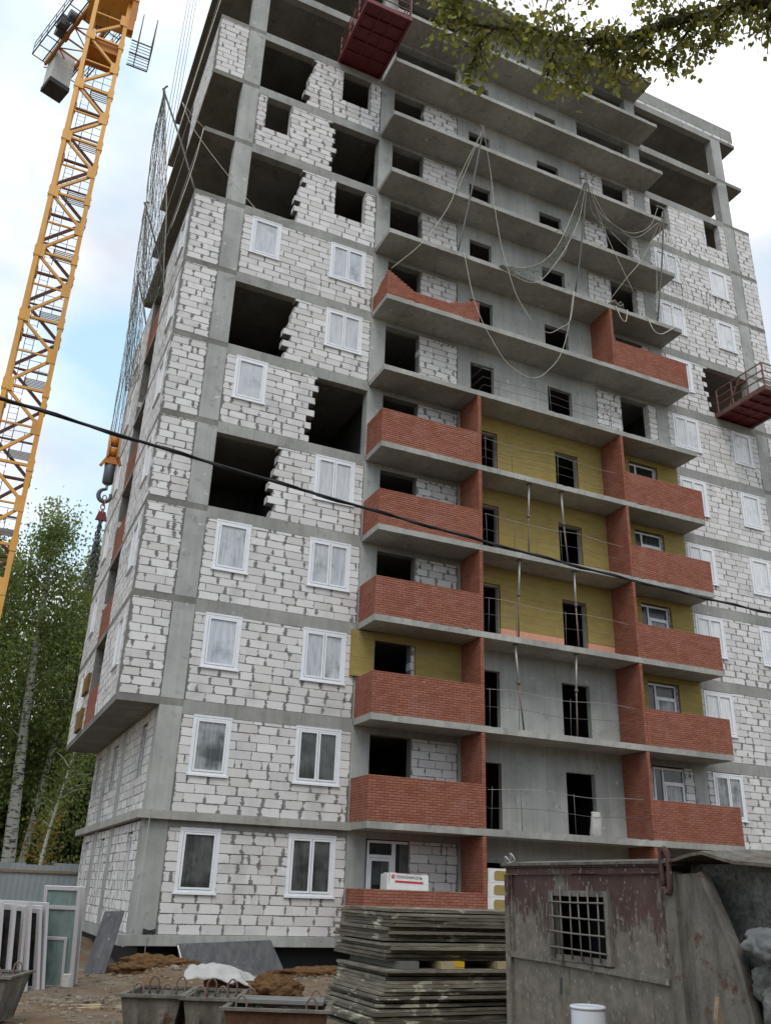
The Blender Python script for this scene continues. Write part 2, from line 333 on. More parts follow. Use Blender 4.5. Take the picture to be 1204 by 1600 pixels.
# ---------------------------------------------------------------- mesh helpers
class MB:
    def __init__(s): s.v, s.f, s.uv, s.smooth = [], [], [], []
    def add(s, vs, fs, uvs=None, smooth=False):
        o = len(s.v); s.v += [tuple(v) for v in vs]
        for i, f in enumerate(fs):
            s.f.append(tuple(o + j for j in f)); s.smooth.append(smooth)
            s.uv.append(uvs[i] if uvs else None)
        return s
    def box(s, x0, x1, y0, y1, z0, z1):
        v = [(x0,y0,z0),(x1,y0,z0),(x1,y1,z0),(x0,y1,z0),(x0,y0,z1),(x1,y0,z1),(x1,y1,z1),(x0,y1,z1)]
        return s.add(v, [(3,2,1,0),(4,5,6,7),(0,1,5,4),(1,2,6,5),(2,3,7,6),(3,0,4,7)])
    def bar(s, a, b, w, h=None, upv=(0,0,1)):
        a, b = Vector(a), Vector(b); h = h or w
        d = (b-a).normalized(); u = Vector(upv)
        if abs(d.dot(u)) > 0.98: u = Vector((1,0,0))
        x = d.cross(u).normalized()*w/2; y = x.cross(d).normalized()*h/2
        v = [a-x-y, a+x-y, a+x+y, a-x+y, b-x-y, b+x-y, b+x+y, b-x+y]
        return s.add(v, [(0,1,2,3),(7,6,5,4),(4,5,1,0),(5,6,2,1),(6,7,3,2),(7,4,0,3)])
    def tube(s, pts, r, n=6, cap=True, closed=False):
        pts = [Vector(p) for p in pts]; k = len(pts)
        rr = list(r) if hasattr(r, '__len__') else [r]*k
        prev = None; vs = []
        for i, p in enumerate(pts):
            if closed: d = pts[(i+1) % k] - pts[i-1]
            else: d = pts[min(i+1, k-1)] - pts[max(i-1, 0)]
            d.normalize()
            if prev is None:
                u = Vector((0,0,1)) if abs(d.z) < 0.9 else Vector((1,0,0))
                x = d.cross(u).normalized()
            else:
                x = (prev - d*prev.dot(d))
                x = x.normalized() if x.length > 1e-6 else d.orthogonal().normalized()
            prev = x; y = d.cross(x)
            vs += [p + (x*math.cos(t*2*math.pi/n) + y*math.sin(t*2*math.pi/n))*rr[i] for t in range(n)]
        fs = []
        for i in range(k if closed else k-1):
            j = (i+1) % k
            for t in range(n): fs.append((i*n+t, i*n+(t+1)%n, j*n+(t+1)%n, j*n+t))
        s.add(vs, fs, smooth=True)
        if cap and not closed:
            o = len(s.v) - len(vs)
            s.f.append(tuple(o + t for t in reversed(range(n)))); s.smooth.append(False); s.uv.append(None)
            s.f.append(tuple(o + (k-1)*n + t for t in range(n))); s.smooth.append(False); s.uv.append(None)
        return s
    def prism(s, poly, z0, z1, fn=None):
        """poly in 2D, extruded along third axis; fn(a,b,c)->xyz"""
        fn = fn or (lambda a, b, c: (a, b, c)); n = len(poly)
        v = [fn(a, b, z0) for a, b in poly] + [fn(a, b, z1) for a, b in poly]
        return s.add(v, [tuple(reversed(range(n))), tuple(range(n, 2*n))] + [(i, (i+1)%n, n+(i+1)%n, n+i) for i in range(n)])
    def mesh(s, name, mat, recalc=True):
        me = bpy.data.meshes.new(name); me.from_pydata(s.v, [], s.f); me.update()
        if any(s.smooth): me.polygons.foreach_set('use_smooth', s.smooth)
        if any(u is not None for u in s.uv):
            uvl = me.uv_layers.new(name='UVMap'); data = []
            for f, u in zip(s.f, s.uv):
                data += [c for q in (u if u is not None else [(9, 9)]*len(f)) for c in q]
            uvl.data.foreach_set('uv', data)
        if recalc:
            bm = bmesh.new(); bm.from_mesh(me); bmesh.ops.recalc_face_normals(bm, faces=bm.faces); bm.to_mesh(me); bm.free()
        if mat: me.materials.append(mat if not isinstance(mat, str) else M[mat])
        return me
    def build(s, name, mat, parent=None, loc=None, kind=None):
        return ob(name, s.mesh(name, mat), parent, loc, kind)
def ob(name, data, parent=None, loc=None, kind=None, rot=None):
    o = bpy.data.objects.new(name, data); col.objects.link(o)
    if parent is not None: o.parent = parent
    if loc is not None: o.location = loc
    if rot is not None: o.rotation_euler = rot
    if kind: o['kind'] = kind
    return o
def tag(o, label, cat, group=None):
    o['label'] = label; o['category'] = cat
    if group: o['group'] = group
    return o
def thing(name, label, cat, loc=(0,0,0), rotz=0.0, group=None):
    return tag(ob(name, None, loc=loc, rot=(0,0,rotz)), label, cat, group)
def copy_tree(o, parent=None):
    c = o.copy(); col.objects.link(c)
    if parent is not None: c.parent = parent
    for ch in list(o.children): copy_tree(ch, c)
    return c
def box(name, mat, parent, x0, x1, y0, y1, z0, z1, kind=None):
    return MB().box(x0, x1, y0, y1, z0, z1).build(name, mat, parent, kind=kind)
def jit(a): return rnd.uniform(-a, a)
def lerp(a, b, t): return a + (b-a)*t
def smooth_pts(pts, n=8):
    pts = [Vector(p) for p in pts]
    if len(pts) < 3: return pts
    out = []
    P = [pts[0]*2-pts[1]] + pts + [pts[-1]*2-pts[-2]]
    for i in range(1, len(P)-2):
        for j in range(n):
            t = j/n; a, b, c, d = P[i-1], P[i], P[i+1], P[i+2]
            out.append(0.5*((2*b) + (c-a)*t + (2*a-5*b+4*c-d)*t*t + (3*b-a-3*c+d)*t**3))
    out.append(pts[-1]); return out

# ---------------------------------------------------------------- ground
MOUNDS = [(0.2, -1.6, 0.28, 0.9, 0.6), (-1.0, -0.5, 0.25, 0.6, 0.8), (-3.3, 6.5, 1.15, 2.6, 2.0), (-8, 4, 0.8, 3, 2.5), (3.6, -2.8, 0.12, 1.6, 0.8), (0.3, -5.2, 0.10, 1.5, 0.9)]
def g(x, y):
    t = min(1, max(0, (y+13.5)/9.5)); t = t*t*(3-2*t)
    z = -0.46*t
    for mx, my, h, sx, sy in MOUNDS: z += h*math.exp(-((x-mx)/sx)**2 - ((y-my)/sy)**2)
    if abs(x) < 60 and -40 < y < 60:
        rut = abs(((x*0.35 + y*0.94 + .25*math.sin(x*.8)) + 9.3))
        if y < -4: z -= 0.06*math.exp(-((rut-.7)/.17)**2) - 0.03*math.exp(-((rut-.98)/.12)**2)
        z += 0.055*mnoise.noise((x*0.7, y*0.7, 3.1)) + 0.03*mnoise.noise((x*2.3, y*2.3, 7.7)) + 0.016*mnoise.noise((x*6, y*6, 1.3))
    return z
def axis(lo, hi, step, far):
    a = list(np.arange(lo, hi+1e-6, step)); d = step; x = lo
    left = []
    while x > -far: d *= 1.35; x -= d; left.append(x)
    x = hi; d = step; right = []
    while x < far: d *= 1.35; x += d; right.append(x)
    return left[::-1] + a + right
gx, gy = axis(-7.5, 5.5, 0.11, 900), axis(-20, 1.0, 0.11, 900)
gm = bpy.data.meshes.new('ground')
nx, ny = len(gx), len(gy)
gv = [(x, y, g(x, y)) for y in gy for x in gx]
gf = [(j*nx+i, j*nx+i+1, (j+1)*nx+i+1, (j+1)*nx+i) for j in range(ny-1) for i in range(nx-1)]
gm.from_pydata(gv, [], gf); gm.materials.append(M['mud']); gm.polygons.foreach_set('use_smooth', [True]*len(gf))
ob('ground', gm, kind='structure')

# loose stones and clods on the mud
def ico(r, seed):
    b = bmesh.new(); bmesh.ops.create_icosphere(b, subdivisions=1, radius=r)
    rr = random.Random(seed)
    for v in b.verts: v.co *= rr.uniform(0.7, 1.25)
    vs_, fs_ = [tuple(v.co) for v in b.verts], [tuple(v.index for v in f.verts) for f in b.faces]; b.free(); return vs_, fs_
protos = [ico(1, i) for i in range(6)]
mb = MB()
for i in range(2600):
    x = rnd.uniform(-7, 5); y = rnd.uniform(-16, -0.4)
    r = 0.012 + 0.035*rnd.random()**3 + (0.05 if rnd.random() < 0.03 else 0)
    vs_, fs_ = protos[i % 6]; sx, sy, sz = r*rnd.uniform(.8,1.6), r*rnd.uniform(.8,1.6), r*rnd.uniform(.5,.9)
    z = g(x, y); a = rnd.uniform(0, 6.28); ca, sa = math.cos(a), math.sin(a)
    mb.add([(x+(v[0]*ca-v[1]*sa)*sx, y+(v[0]*sa+v[1]*ca)*sy, z+v[2]*sz+sz*0.3) for v in vs_], fs_)
for cx_, cy_, sp_, n_ in ((-.15, -1.6, .7, 260), (.25, -9.1, .5, 200), (3.4, -2.6, .8, 200), (-3.0, -2.6, .6, 140), (-2.0, -7.5, 1.2, 260)):
    for i in range(n_):
        x = cx_ + rnd.gauss(0, sp_); y = cy_ + rnd.gauss(0, sp_*.6); r = .012 + .05*rnd.random()**2.5
        if y > -.4: continue
        vs_, fs_ = protos[i % 6]; z = g(x, y)
        mb.add([(x+v[0]*r, y+v[1]*r*rnd.uniform(.9,1.1), z+v[2]*r*.7+r*.3) for v in vs_], fs_)
mb.build('rubble', 'stone', kind='stuff')

# ---------------------------------------------------------------- the building
def F(k): return 3.4 + 3.0*(k-2)
B = thing('apartment_building', 'unfinished thirteen storey block of grey concrete, white aerated blocks and red brick balconies', 'building')
def cprt(name, x0, x1, y0, y1, z0, z1, mat='concrete'): return box(name, mat, B, x0, x1, y0, y1, z0, z1)

# slabs
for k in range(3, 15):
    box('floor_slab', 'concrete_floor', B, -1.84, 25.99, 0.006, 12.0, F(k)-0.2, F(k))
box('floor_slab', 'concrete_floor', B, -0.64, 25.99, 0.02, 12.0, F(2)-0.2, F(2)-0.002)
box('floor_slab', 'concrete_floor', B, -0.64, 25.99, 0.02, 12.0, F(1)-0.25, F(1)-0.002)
for k in range(1, 15):        # balcony slabs
    z1 = F(k)+0.002; x0 = 5.2 if k > 1 else 5.2
    o = MB(); nseg = 14
    xs = [lerp(x0, 19.2, i/nseg) for i in range(nseg+1)]
    ne = 70; va = []
    for i in range(ne+1):
        x = lerp(x0, 19.2, i/ne); c1, c2 = (jit(.006), jit(.006)) if 0 < i < ne else (0, 0)
        chip = .02*rnd.random() if rnd.random() < .12 else 0
        va += [(x, -1.31+c1, F(k)-.2+abs(jit(.006))), (x, -1.31+c2+chip, z1-abs(jit(.004))-chip*.7), (x, 0.0, z1), (x, 0.0, F(k)-.2)]
    fa = [(3,2,1,0), (ne*4, ne*4+1, ne*4+2, ne*4+3)]
    for i in range(ne):
        for q in range(4): fa.append((i*4+q, i*4+(q+1)%4, i*4+4+(q+1)%4, i*4+4+q))
    o.add(va, fa)
    o.build('balcony_slab', 'concrete_slab', B)
# ledges of the second floor and the plinth
for q in ((-0.88, 5.195, -0.2, 0.0), (-0.88, -0.665, 0.0, 12.9), (19.205, 25.99, -0.2, 0.0)): box('ledge', 'concrete_slab', B, *q, F(2)-0.22, F(2)-0.001)
for x0, x1 in ((-0.93, 5.195), (19.205, 25.99)): box('plinth', 'concrete', B, x0, x1, -0.22, 0.3, F(1)-0.25, F(1)-0.003)
o = MB(); o.box(-0.66, -0.4, 0.45, 12.0, F(1)-0.32, F(1)-0.004)
o.build('base_beam', 'concrete', B)
o = MB(); o.box(-0.35, 25.9, 0.25, 11.9, -1.6, F(1)-0.26)
o.build('basement_wall', 'bitumen', B)
# perimeter beams under each floor
for k in range(2, 15):
    z0, z1 = F(k)-0.4, F(k)-0.0015
    zc = F(k)-0.2
    for x0, x1 in ((0.002, 5.16), (19.122, 24.248)):
        cprt('perimeter_beam', x0, x1, 0.0, 0.3, z0, z1, 'concrete_beam')
    if k <= 12:
        cprt('perimeter_beam', 5.772, 8.826, 0.0, 0.3, z0, zc-0.001, 'concrete_beam')
        cprt('perimeter_beam', 15.352, 18.498, 0.0, 0.3, z0, zc-0.001, 'concrete_beam')
    else:
        cprt('perimeter_beam', 5.772, 8.826, 0.0, 0.3, z0+.02, zc-0.001, 'concrete_beam')
        cprt('perimeter_beam', 15.352, 18.498, 0.0, 0.3, z0+.02, zc-0.001, 'concrete_beam')
# columns
for k in range(1, 14):
    z0, z1 = F(k), F(k+1)-0.4
    zt = F(k+1)-0.203
    cprt('column', -0.66, 0.0, 0.0 if k > 2 else -0.003, 0.42, z0, F(k+1)-(0.203 if k > 1 else 0.223))
    cprt('column', 24.25, 24.9, 0.0, 0.42, z0, zt)
    cprt('pier', 5.162, 5.77, 0.0, 0.42, z0, zt)
    cprt('pier', 18.5, 19.12, 0.0, 0.42, z0, zt)
    for x in (-0.66, 5.2, 12.0, 18.5, 24.25): cprt('column', x, x+0.6, 11.4, 11.9, z0, zt)
# column strip between slab edge and column: the slab shows a joint
# central concrete wall with its door openings
def wall_with_holes(name, mat, x0, x1, z0, z1, holes, y0=0.0, y1=0.2, parent=B):
    o = MB(); xs = sorted({x0, x1} | {v for h in holes for v in h[:2]})
    for a, b_ in zip(xs[:-1], xs[1:]):
        hs = [h for h in holes if h[0] < b_-1e-6 and h[1] > a+1e-6]
        if not hs: o.box(a, b_, y0, y1, z0, z1)
        else:
            h = hs[0]
            if h[2] > z0+1e-4: o.box(a, b_, y0, y1, z0, h[2])
            if h[3] < z1-1e-4: o.box(a, b_, y0, y1, h[3], z1)
    return o.build(name, mat, parent)
for k in range(1, 13):
    wall_with_holes('concrete_wall', 'concrete', 8.83, 15.348, F(k), F(k+1)-0.201, [(9.4, 10.44, F(k), F(k)+2.12), (12.95, 14.12, F(k), F(k)+2.06)])
wall_with_holes('concrete_wall', 'concrete', 8.83, 14.9, F(13), F(14)-0.201, [(12.3, 12.6, F(13), F(13)+2.2)])
# interior walls, so that the openings are rooms
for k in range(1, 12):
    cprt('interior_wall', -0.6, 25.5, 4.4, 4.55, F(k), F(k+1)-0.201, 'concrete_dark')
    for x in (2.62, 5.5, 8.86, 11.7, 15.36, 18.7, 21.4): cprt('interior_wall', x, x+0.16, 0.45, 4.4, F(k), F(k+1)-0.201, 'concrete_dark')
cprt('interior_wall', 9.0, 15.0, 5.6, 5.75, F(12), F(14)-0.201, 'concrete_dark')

# ---- block walls
CELLS = []      # (axis, plane, u0, u1, z0, z1)
MORT = MB()
def mapper(axis, plane):
    if axis == 'x': return lambda u, d, z: (u, plane + d, z)
    return lambda u, d, z: (plane + d, u, z)
def bwall(axis, plane, u0, u1, zb, zt, holes=(), jl=None, jr=None, depth=0.3, skip=False):
    """courses of 0.25 m from zb to zt; holes (a,b,z0,z1); jl / jr: ragged ends (amount)"""
    f = mapper(axis, plane); z = zb; course = 0
    ragl = {}; ragr = {}
    while z < zt - 0.03:
        h = min(0.25, zt - z)
        a0, b0 = u0, u1
        if jl: a0 += (jl if course % 2 else 0) + jit(0.05) + (jl*0.8 if rnd.random() < 0.18 else 0) + 0.12*math.sin(z*2.1+u0)
        if jr: b0 -= (jr if course % 2 else 0) + jit(0.05) + 0.1*math.sin(z*1.7+u0)
        iv = [(a0, b0)]
        for (ha, hb, hz0, hz1) in holes:
            if hz0 < z + h*0.55 and hz1 > z + h*0.45:
                nv = []
                for a, b_ in iv:
                    if hb <= a or ha >= b_: nv.append((a, b_)); continue
                    if ha > a + 0.04: nv.append((a, ha))
                    if hb < b_ - 0.04: nv.append((hb, b_))
                iv = nv
        short = h < 0.2 or (rnd.random() < 0.10)
        for a, b_ in iv:
            off = (0.3 if course % 2 else 0.6) + jit(0.10)
            u = a; first = True
            while u < b_ - 0.02:
                L_ = off if first else (rnd.choice([0.2, 0.3, 0.35]) if (short and rnd.random() < 0.6) else (0.6 if rnd.random() < 0.9 else rnd.uniform(0.3, 0.5)))
                first = False
                e = min(b_, u + L_)
                if b_ - e < 0.12: e = b_
                gap = 0.008 + (0.028*rnd.random() if rnd.random() < 0.25 else 0.003)
                ja = (abs(jit(.055)) if (u == a and a == u0 and not jl and b_-a > .45) else 0.0); jb = (abs(jit(.055)) if (e == b_ and b_ == u1 and not jr and b_-a > .45) else 0.0)
                ua, ub = u + (ja if u == a else gap/2), e - (jb if e == b_ else gap/2)
                top = 0.007 + (0.010 if rnd.random() < 0.12 else 0)
                if ub - ua > 0.05: CELLS.append((axis, plane, ua, ub, z + 0.004, z + h - top))
                u = e
            # mortar bed behind
            MORT.add([f(q, d, zz) for q, d, zz in ((a+0.004,0.014,z),(b_-0.004,0.014,z),(b_-0.004,depth-.01,z),(a+0.004,depth-.01,z),(a+0.004,0.014,z+h),(b_-0.004,0.014,z+h),(b_-0.004,depth-.01,z+h),(a+0.004,depth-.01,z+h))],
                     [(3,2,1,0),(4,5,6,7),(0,1,5,4),(1,2,6,5),(2,3,7,6),(3,0,4,7)])
        z += h; course += 1
WS = (0.37, 1.41, 1.0, 2.58); WD = (3.43, 4.79, 1.0, 2.58)
def H(k, *hs): return [(a, b_, F(k)+c, F(k)+d) for a, b_, c, d in hs]
def top(k): return F(k+1) - 0.4
for k in range(1, 12):
    zb, zt = F(k), top(k)
    if k in (1, 2, 3, 4, 8): bwall('x', 0, 0.012, 5.15, zb, zt, H(k, WS, WD))
    elif k in (5, 7): bwall('x', 0, 1.96, 5.15, zb, zt, H(k, WD), jl=0.16)
    elif k == 6: bwall('x', 0, 0.012, 3.22, zb, zt, H(k, WS), jr=0.2)
    elif k == 10: bwall('x', 0, 0.012, 3.2, zb, zt, H(k, (0.37, 1.36, 1.0, 2.6)), jr=0.16)
    else: bwall('x', 0, 1.94, 5.15, zb, zt, H(k, (3.43, 4.68, 1.0, 2.6)), jl=0.12)
    # pier between the left balcony door and the concrete wall
    if k != 3: bwall('x', 0, 7.16, 8.82, zb, zt)
    else: bwall('x', 0, 7.08, 8.82, zb, zt)
    # right balcony
    bwall('x', 0, 15.36, 16.65, zb, zt); bwall('x', 0, 18.06, 18.49, zb, zt)
    # right bay
    if k == 8: bwall('x', 0, 19.13, 21.75, zb, zt, H(k, (19.38, 20.78, 0.95, 2.56)), jr=0.22)
    elif k == 11: bwall('x', 0, 19.13, 24.24, zb, zt, H(k, (19.48, 20.6, 0.95, 2.6), (22.9, 23.84, 0.95, 2.6)))
    else: bwall('x', 0, 19.13, 24.24, zb, zt, H(k, (19.42, 20.8, 0.95, 2.58), (22.75, 23.82, 0.95, 2.56)))
    if k >= 3: bwall('x', 0, 24.91, 25.97, zb, F(k+1)-0.2)
for k in (3, 4, 5, 6, 7, 8, 11): bwall('x', 0, -1.84, -0.665, F(k), F(k+1)-0.2)
LW = lambda k, a, b_: H(k, (a, b_, 1.0, 2.5))
for k in range(3, 9):
    bwall('y', -1.84, 0.31, 4.6, F(k), F(k+1)-0.2, LW(k, 0.85, 1.8))
    bwall('y', -1.84, 7.2, 12.0, F(k), F(k+1)-0.2, LW(k, 9.3, 10.3))
    bwall('y', -0.6, 4.6, 7.2, F(k), F(k+1)-0.2)
bwall('y', -1.84, 0.31, 4.6, F(11), F(12)-0.2)
for k in (1, 2):
    bwall('y', -0.66, 0.43, 12.0, F(k), F(k+1)-(0.23 if k == 1 else 0.203), H(k, (1.4, 2.15, 0.95, 2.45), (4.9, 5.6, 0, 3), (6.5, 7.3, 0.95, 2.45), (8.4, 9.25, 0, 3), (10.4, 11.2, 0.95, 2.45)))
    for a, b_ in ((4.9, 5.6), (8.4, 9.25)): cprt('column', -0.67, -0.3, a, b_, F(k), F(k+1)-0.225)
# parapet on the right part of the roof: one course of blocks below a render band
bwall('x', 0.05, 19.3, 25.9, F(14)+0.002, F(14)+0.25)
MORT.build('mortar_bed', 'mortar', B)
cprt('roof_parapet', 19.3, 25.95, 0.04, 0.25, F(14)+0.252, F(14)+1.05, 'concrete_beam')

def add_block(mb, f, flip, u0, u1, z0, z1, depth, pr):
    c = 0.007; um = (u0+u1)/2; l = (u1-u0)/2; h = z1-z0
    P = [(u0, pr+c, z0), (u1, pr+c, z0), (u1, pr+c, z1), (u0, pr+c, z1),
         (u0+c, pr, z0+c), (um, pr, z0+c), (u1-c, pr, z0+c), (u1-c, pr, z1-c), (um, pr, z1-c), (u0+c, pr, z1-c),
         (u0, depth, z0), (u1, depth, z0), (u1, depth, z1), (u0, depth, z1), (um, pr, z0+h/2), (u0+c, pr, z0+h/2), (u1-c, pr, z0+h/2)]
    FS = [(4,5,14,15), (15,14,8,9), (5,6,16,14), (14,16,7,8), (0,1,6,5,4), (1,2,7,16,6), (2,3,9,8,7), (3,0,4,15,9), (0,10,11,1), (1,11,12,2), (2,12,13,3), (3,13,10,0)]
    hh = h/2
    U = {4:(c,c),5:(l,c),6:(c,c),14:(l,hh),15:(c,hh),16:(c,hh),7:(c,c),8:(l,c),9:(c,c),0:(0,0),1:(0,0),2:(0,0),3:(0,0)}
    uv = []
    for i, fc in enumerate(FS): uv.append([U.get(j, (9, 9)) if i < 8 else (9, 9) for j in fc])
    if flip: FS = [tuple(reversed(q)) for q in FS]; uv = [list(reversed(q)) for q in uv]
    mb.add([f(*p) for p in P], FS, uv)
def score(c):
    ax, pl, u0, u1, z0, z1 = c
    if ax != 'x' or u1-u0 < 0.5 or z1-z0 < 0.2: return 0
    if u0 > 5.2: return 0
    p = Vector(((u0+u1)/2, pl, (z0+z1)/2)); d = p-CAM
    return (u1-u0)*(z1-z0)*abs(d.y)/d.length**3
order = sorted(range(len(CELLS)), key=lambda i: -score(CELLS[i]))
single = set(i for i in order[:300] if score(CELLS[i]) > 0)
bl_mesh = []
for i in range(4):
    mb = MB(); add_block(mb, lambda u, d, z: (u, d, z), False, 0, 0.588, 0, 0.235, 0.29, 0.0)
    bl_mesh.append(mb.mesh('block', 'block'))
rest = MB(); ids = np.random.default_rng(3)
for i, (ax, pl, u0, u1, z0, z1) in enumerate(CELLS):
    pr = -0.003 + jit(0.005)
    if i in single:
        o = ob('block', bl_mesh[i % 4], B, (u0, pl+pr, z0), rot=(jit(0.004), jit(0.006), jit(0.004)))
        o.scale = ((u1-u0)/0.588, 1, (z1-z0)/0.235)
    else:
        add_block(rest, mapper(ax, pl), ax == 'y', u0, u1, z0, z1, 0.3 if ax == 'x' else 0.29, pr)
rest_me = rest.mesh('block_courses', 'block', recalc=False)
ob('block_courses', rest_me, B, kind='stuff')

# ---- red brick parapets and partitions
BR = []   # (origin, udir, ndir, u0,u1,z0,z1)
CORE = MB()
def brickface(org, ud, nd, u1, z0, z1, hfun=None, u0=0.0):
    """bricks on a vertical face starting at org, along ud, facing nd"""
    row = 0; z = z0
    while z < z1 - 0.02:
        off = 0.13 if row % 2 else 0.0
        u = u0 - off
        while u < u1 - 0.01:
            a, b_ = max(u0, u), min(u1, u + 0.25)
            u += 0.26
            if b_ - a < 0.03: continue
            if hfun and z + 0.04 > hfun((a+b_)/2): continue
            BR.append((org, ud, nd, a, b_, z+0.005, min(z+0.07, z1)))
        z += 0.075; row += 1
FNT, LFT, RGT = Vector((0,-1,0)), Vector((-1,0,0)), Vector((1,0,0))
XD, YD = Vector((1,0,0)), Vector((0,1,0))
def parapet_core(x0, x1, y0, y1, z0, z1): box('parapet_core', 'brick_mortar', B, x0+.012, x1-.012, y0+.012, y1-.012, z0, z1-.006)
PH = 1.25
for k in range(1, 7):
    z = F(k) + 0.002
    parapet_core(5.2, 8.93, -1.31, -1.19, z, z+PH); parapet_core(5.2, 5.32, -1.19, -0.005, z, z+PH)
    brickface(Vector((5.2,-1.31,0)), XD, FNT, 3.73, z, z+PH)
    brickface(Vector((5.2,-1.31,0)), YD, LFT, 1.3, z, z+PH)
    # inner left partition
    zt = F(k+1)-0.202
    parapet_core(8.93, 9.06, -1.31, -0.005, z, zt)
    brickface(Vector((8.93,-1.31,0)), XD, FNT, 0.13, z, zt)
    brickface(Vector((8.93,-1.31,0)), YD, LFT, 1.3, z, zt)
    brickface(Vector((9.06,-1.31,0)), YD, RGT, 1.3, z, zt)
for k in (1, 2, 3, 4, 5, 6, 8):
    z = F(k) + 0.002; zt = F(k+1)-0.202
    parapet_core(15.3, 15.43, -1.31, -0.005, z, zt)
    brickface(Vector((15.3,-1.31,0)), XD, FNT, 0.13, z, zt)
    brickface(Vector((15.3,-1.31,0)), YD, LFT, 1.3, z, zt)
    parapet_core(15.43, 19.2, -1.31, -1.19, z, z+PH); parapet_core(19.08, 19.2, -1.19, -0.005, z, z+PH)
    brickface(Vector((15.43,-1.31,0)), XD, FNT, 3.77, z, z+PH)
    brickface(Vector((19.2,-1.31,0)), YD, RGT, 1.3, z, z+PH)
# half-built parapet of the eighth storey: high at the corners, stepping down to six courses
z = F(8) + 0.002
def h8(u):
    if u < 1.0: return z + 1.1 - 0.62*u
    if u < 2.6: return z + 0.46
    return z + min(0.88, 0.46 + 0.42*(u-2.6))
for i in range(16):
    a, b_ = i*3.84/16, (i+1)*3.84/16
    CORE.box(5.2+a+(.012 if i == 0 else 0), 5.2+b_, -1.298, -1.2, z, max(z+.1, h8((a+b_)/2)-0.06))
box('parapet_core', 'brick_mortar', B, 5.212, 5.31, -1.2, -0.005, z, z+0.62)
brickface(Vector((5.2,-1.31,0)), XD, FNT, 3.84, z, z+1.2, h8)
brickface(Vector((5.2,-1.31,0)), YD, LFT, 1.3, z, z+1.2, lambda u: z + 1.05 - 0.35*u)
# red parapets of the recessed balconies in the left facade
for k in (3, 4, 5, 6, 8):
    zz = F(k)+0.002
    box('parapet_core', 'brick_mortar', B, -1.82, -1.72, 4.61, 7.19, zz, zz+1.15)
    brickface(Vector((-1.835, 4.61, 0)), YD, LFT, 2.58, zz, zz+1.17)
CORE.build('parapet_core', 'brick_mortar', B)
def add_brick(mb, org, ud, nd, a, b_, z0, z1):
    p = lambda u, d, zz: org + ud*u + nd*d + Vector((0,0,zz))
    c = 0.004; o_ = jit(0.0025)
    v = [p(a,-0.02,z0), p(b_,-0.02,z0), p(b_,-0.02,z1), p(a,-0.02,z1), p(a+c,o_,z0+c), p(b_-c,o_,z0+c), p(b_-c,o_,z1-c), p(a+c,o_,z1-c)]
    fs = [(4,5,6,7),(0,1,5,4),(1,2,6,5),(2,3,7,6),(3,0,4,7)]
    if ud.cross(Vector((0,0,1))).dot(nd) < 0: fs = [tuple(reversed(q)) for q in fs]
    mb.add(v, fs)
def bscore(q):
    org, ud, nd, a, b_, z0, z1 = q
    if nd.y != -1 or b_-a < 0.2: return 0
    d = org + ud*((a+b_)/2) + Vector((0,0,z0)) - CAM
    if z0 < 3.0 : return 0
    return abs(d.y)/d.length**3
ordb = sorted(range(len(BR)), key=lambda i: -bscore(BR[i]))
sb = set(i for i in ordb[:300] if bscore(BR[i]) > 0)
mb = MB(); add_brick(mb, Vector(), XD, FNT, 0, 0.25, 0, 0.065); brick_me = mb.mesh('brick', 'brick', recalc=False)
restb = MB()
for i, q in enumerate(BR):
    if i in sb:
        org, ud, nd, a, b_, z0, z1 = q
        o = ob('brick', brick_me, B, org + ud*a + Vector((0, jit(.002), z0))); o.scale = ((b_-a)/0.25, 1, (z1-z0)/0.065)
    else: add_brick(restb, *q)
ob('brick_courses', restb.mesh('brick_courses', 'brick', recalc=False), B, kind='stuff')

# ---- mineral wool insulation boards
unit = MB().box(0,1,0,1,0,1).mesh('insulation_board', 'wool')
unit_p = MB().box(0,1,0,1,0,1).mesh('insulation_board', 'xps_pink')
def board(x0, x1, z0, z1, y=-0.11, th=0.105, me=unit):
    o = ob('insulation_board', me, B, (x0+.002, y+jit(.004), z0+.002)); o.scale = (x1-x0-.004, th, z1-z0-.004)
def boards(x0, x1, z0, z1, holes=()):
    r_ = 0; z = z0
    while z < z1-0.01:
        e = min(z+0.6, z1); x = x0 - (0.6 if r_ % 2 else 0)
        while x < x1-0.01:
            a, b_ = max(x, x0), min(x+1.2, x1); x += 1.2
            segs = [(a, b_, z, e)]
            for h in holes:
                ns = []
                for s in segs:
                    if h[0] >= s[1] or h[1] <= s[0] or h[2] >= s[3] or h[3] <= s[2]: ns.append(s); continue
                    if h[0] > s[0]+.02: ns.append((s[0], h[0], s[2], s[3]))
                    if h[1] < s[1]-.02: ns.append((h[1], s[1], s[2], s[3]))
                    if h[3] < s[3]-.02: ns.append((max(h[0], s[0]), min(h[1], s[1]), h[3], s[3]))
                segs = ns
            for s in segs: board(*s)
        z = e; r_ += 1
for k in (4, 5, 6):
    z0 = F(k) + (0.62 if k == 4 else 0.003)
    hl = [(9.06, 10.46, F(k), F(k)+2.16), (13.07, 14.12, F(k), F(k)+2.08)]
    boards(9.065, 15.29, z0, F(k+1)-0.21, hl)
    if k == 4:
        for a, b_ in ((10.46, 11.6), (11.6, 13.07), (14.12, 15.29)): board(a, b_, F(4)+.003, F(4)+.62, -0.10, .095, unit_p)
boards(7.22, 8.92, F(3)+.003, F(4)-0.21)
boards(4.98, 5.77, F(3)+1.3, F(4)-0.24); boards(5.33, 5.77, F(3)+.003, F(3)+1.3)
boards(5.77, 7.22, F(3)+2.52, F(4)-0.21)
for k in (3, 4, 5, 6):
    boards(15.435, 19.19, F(k)+.003, F(k+1)-0.21, [(16.68, 18.12, F(k), F(k)+2.56)])
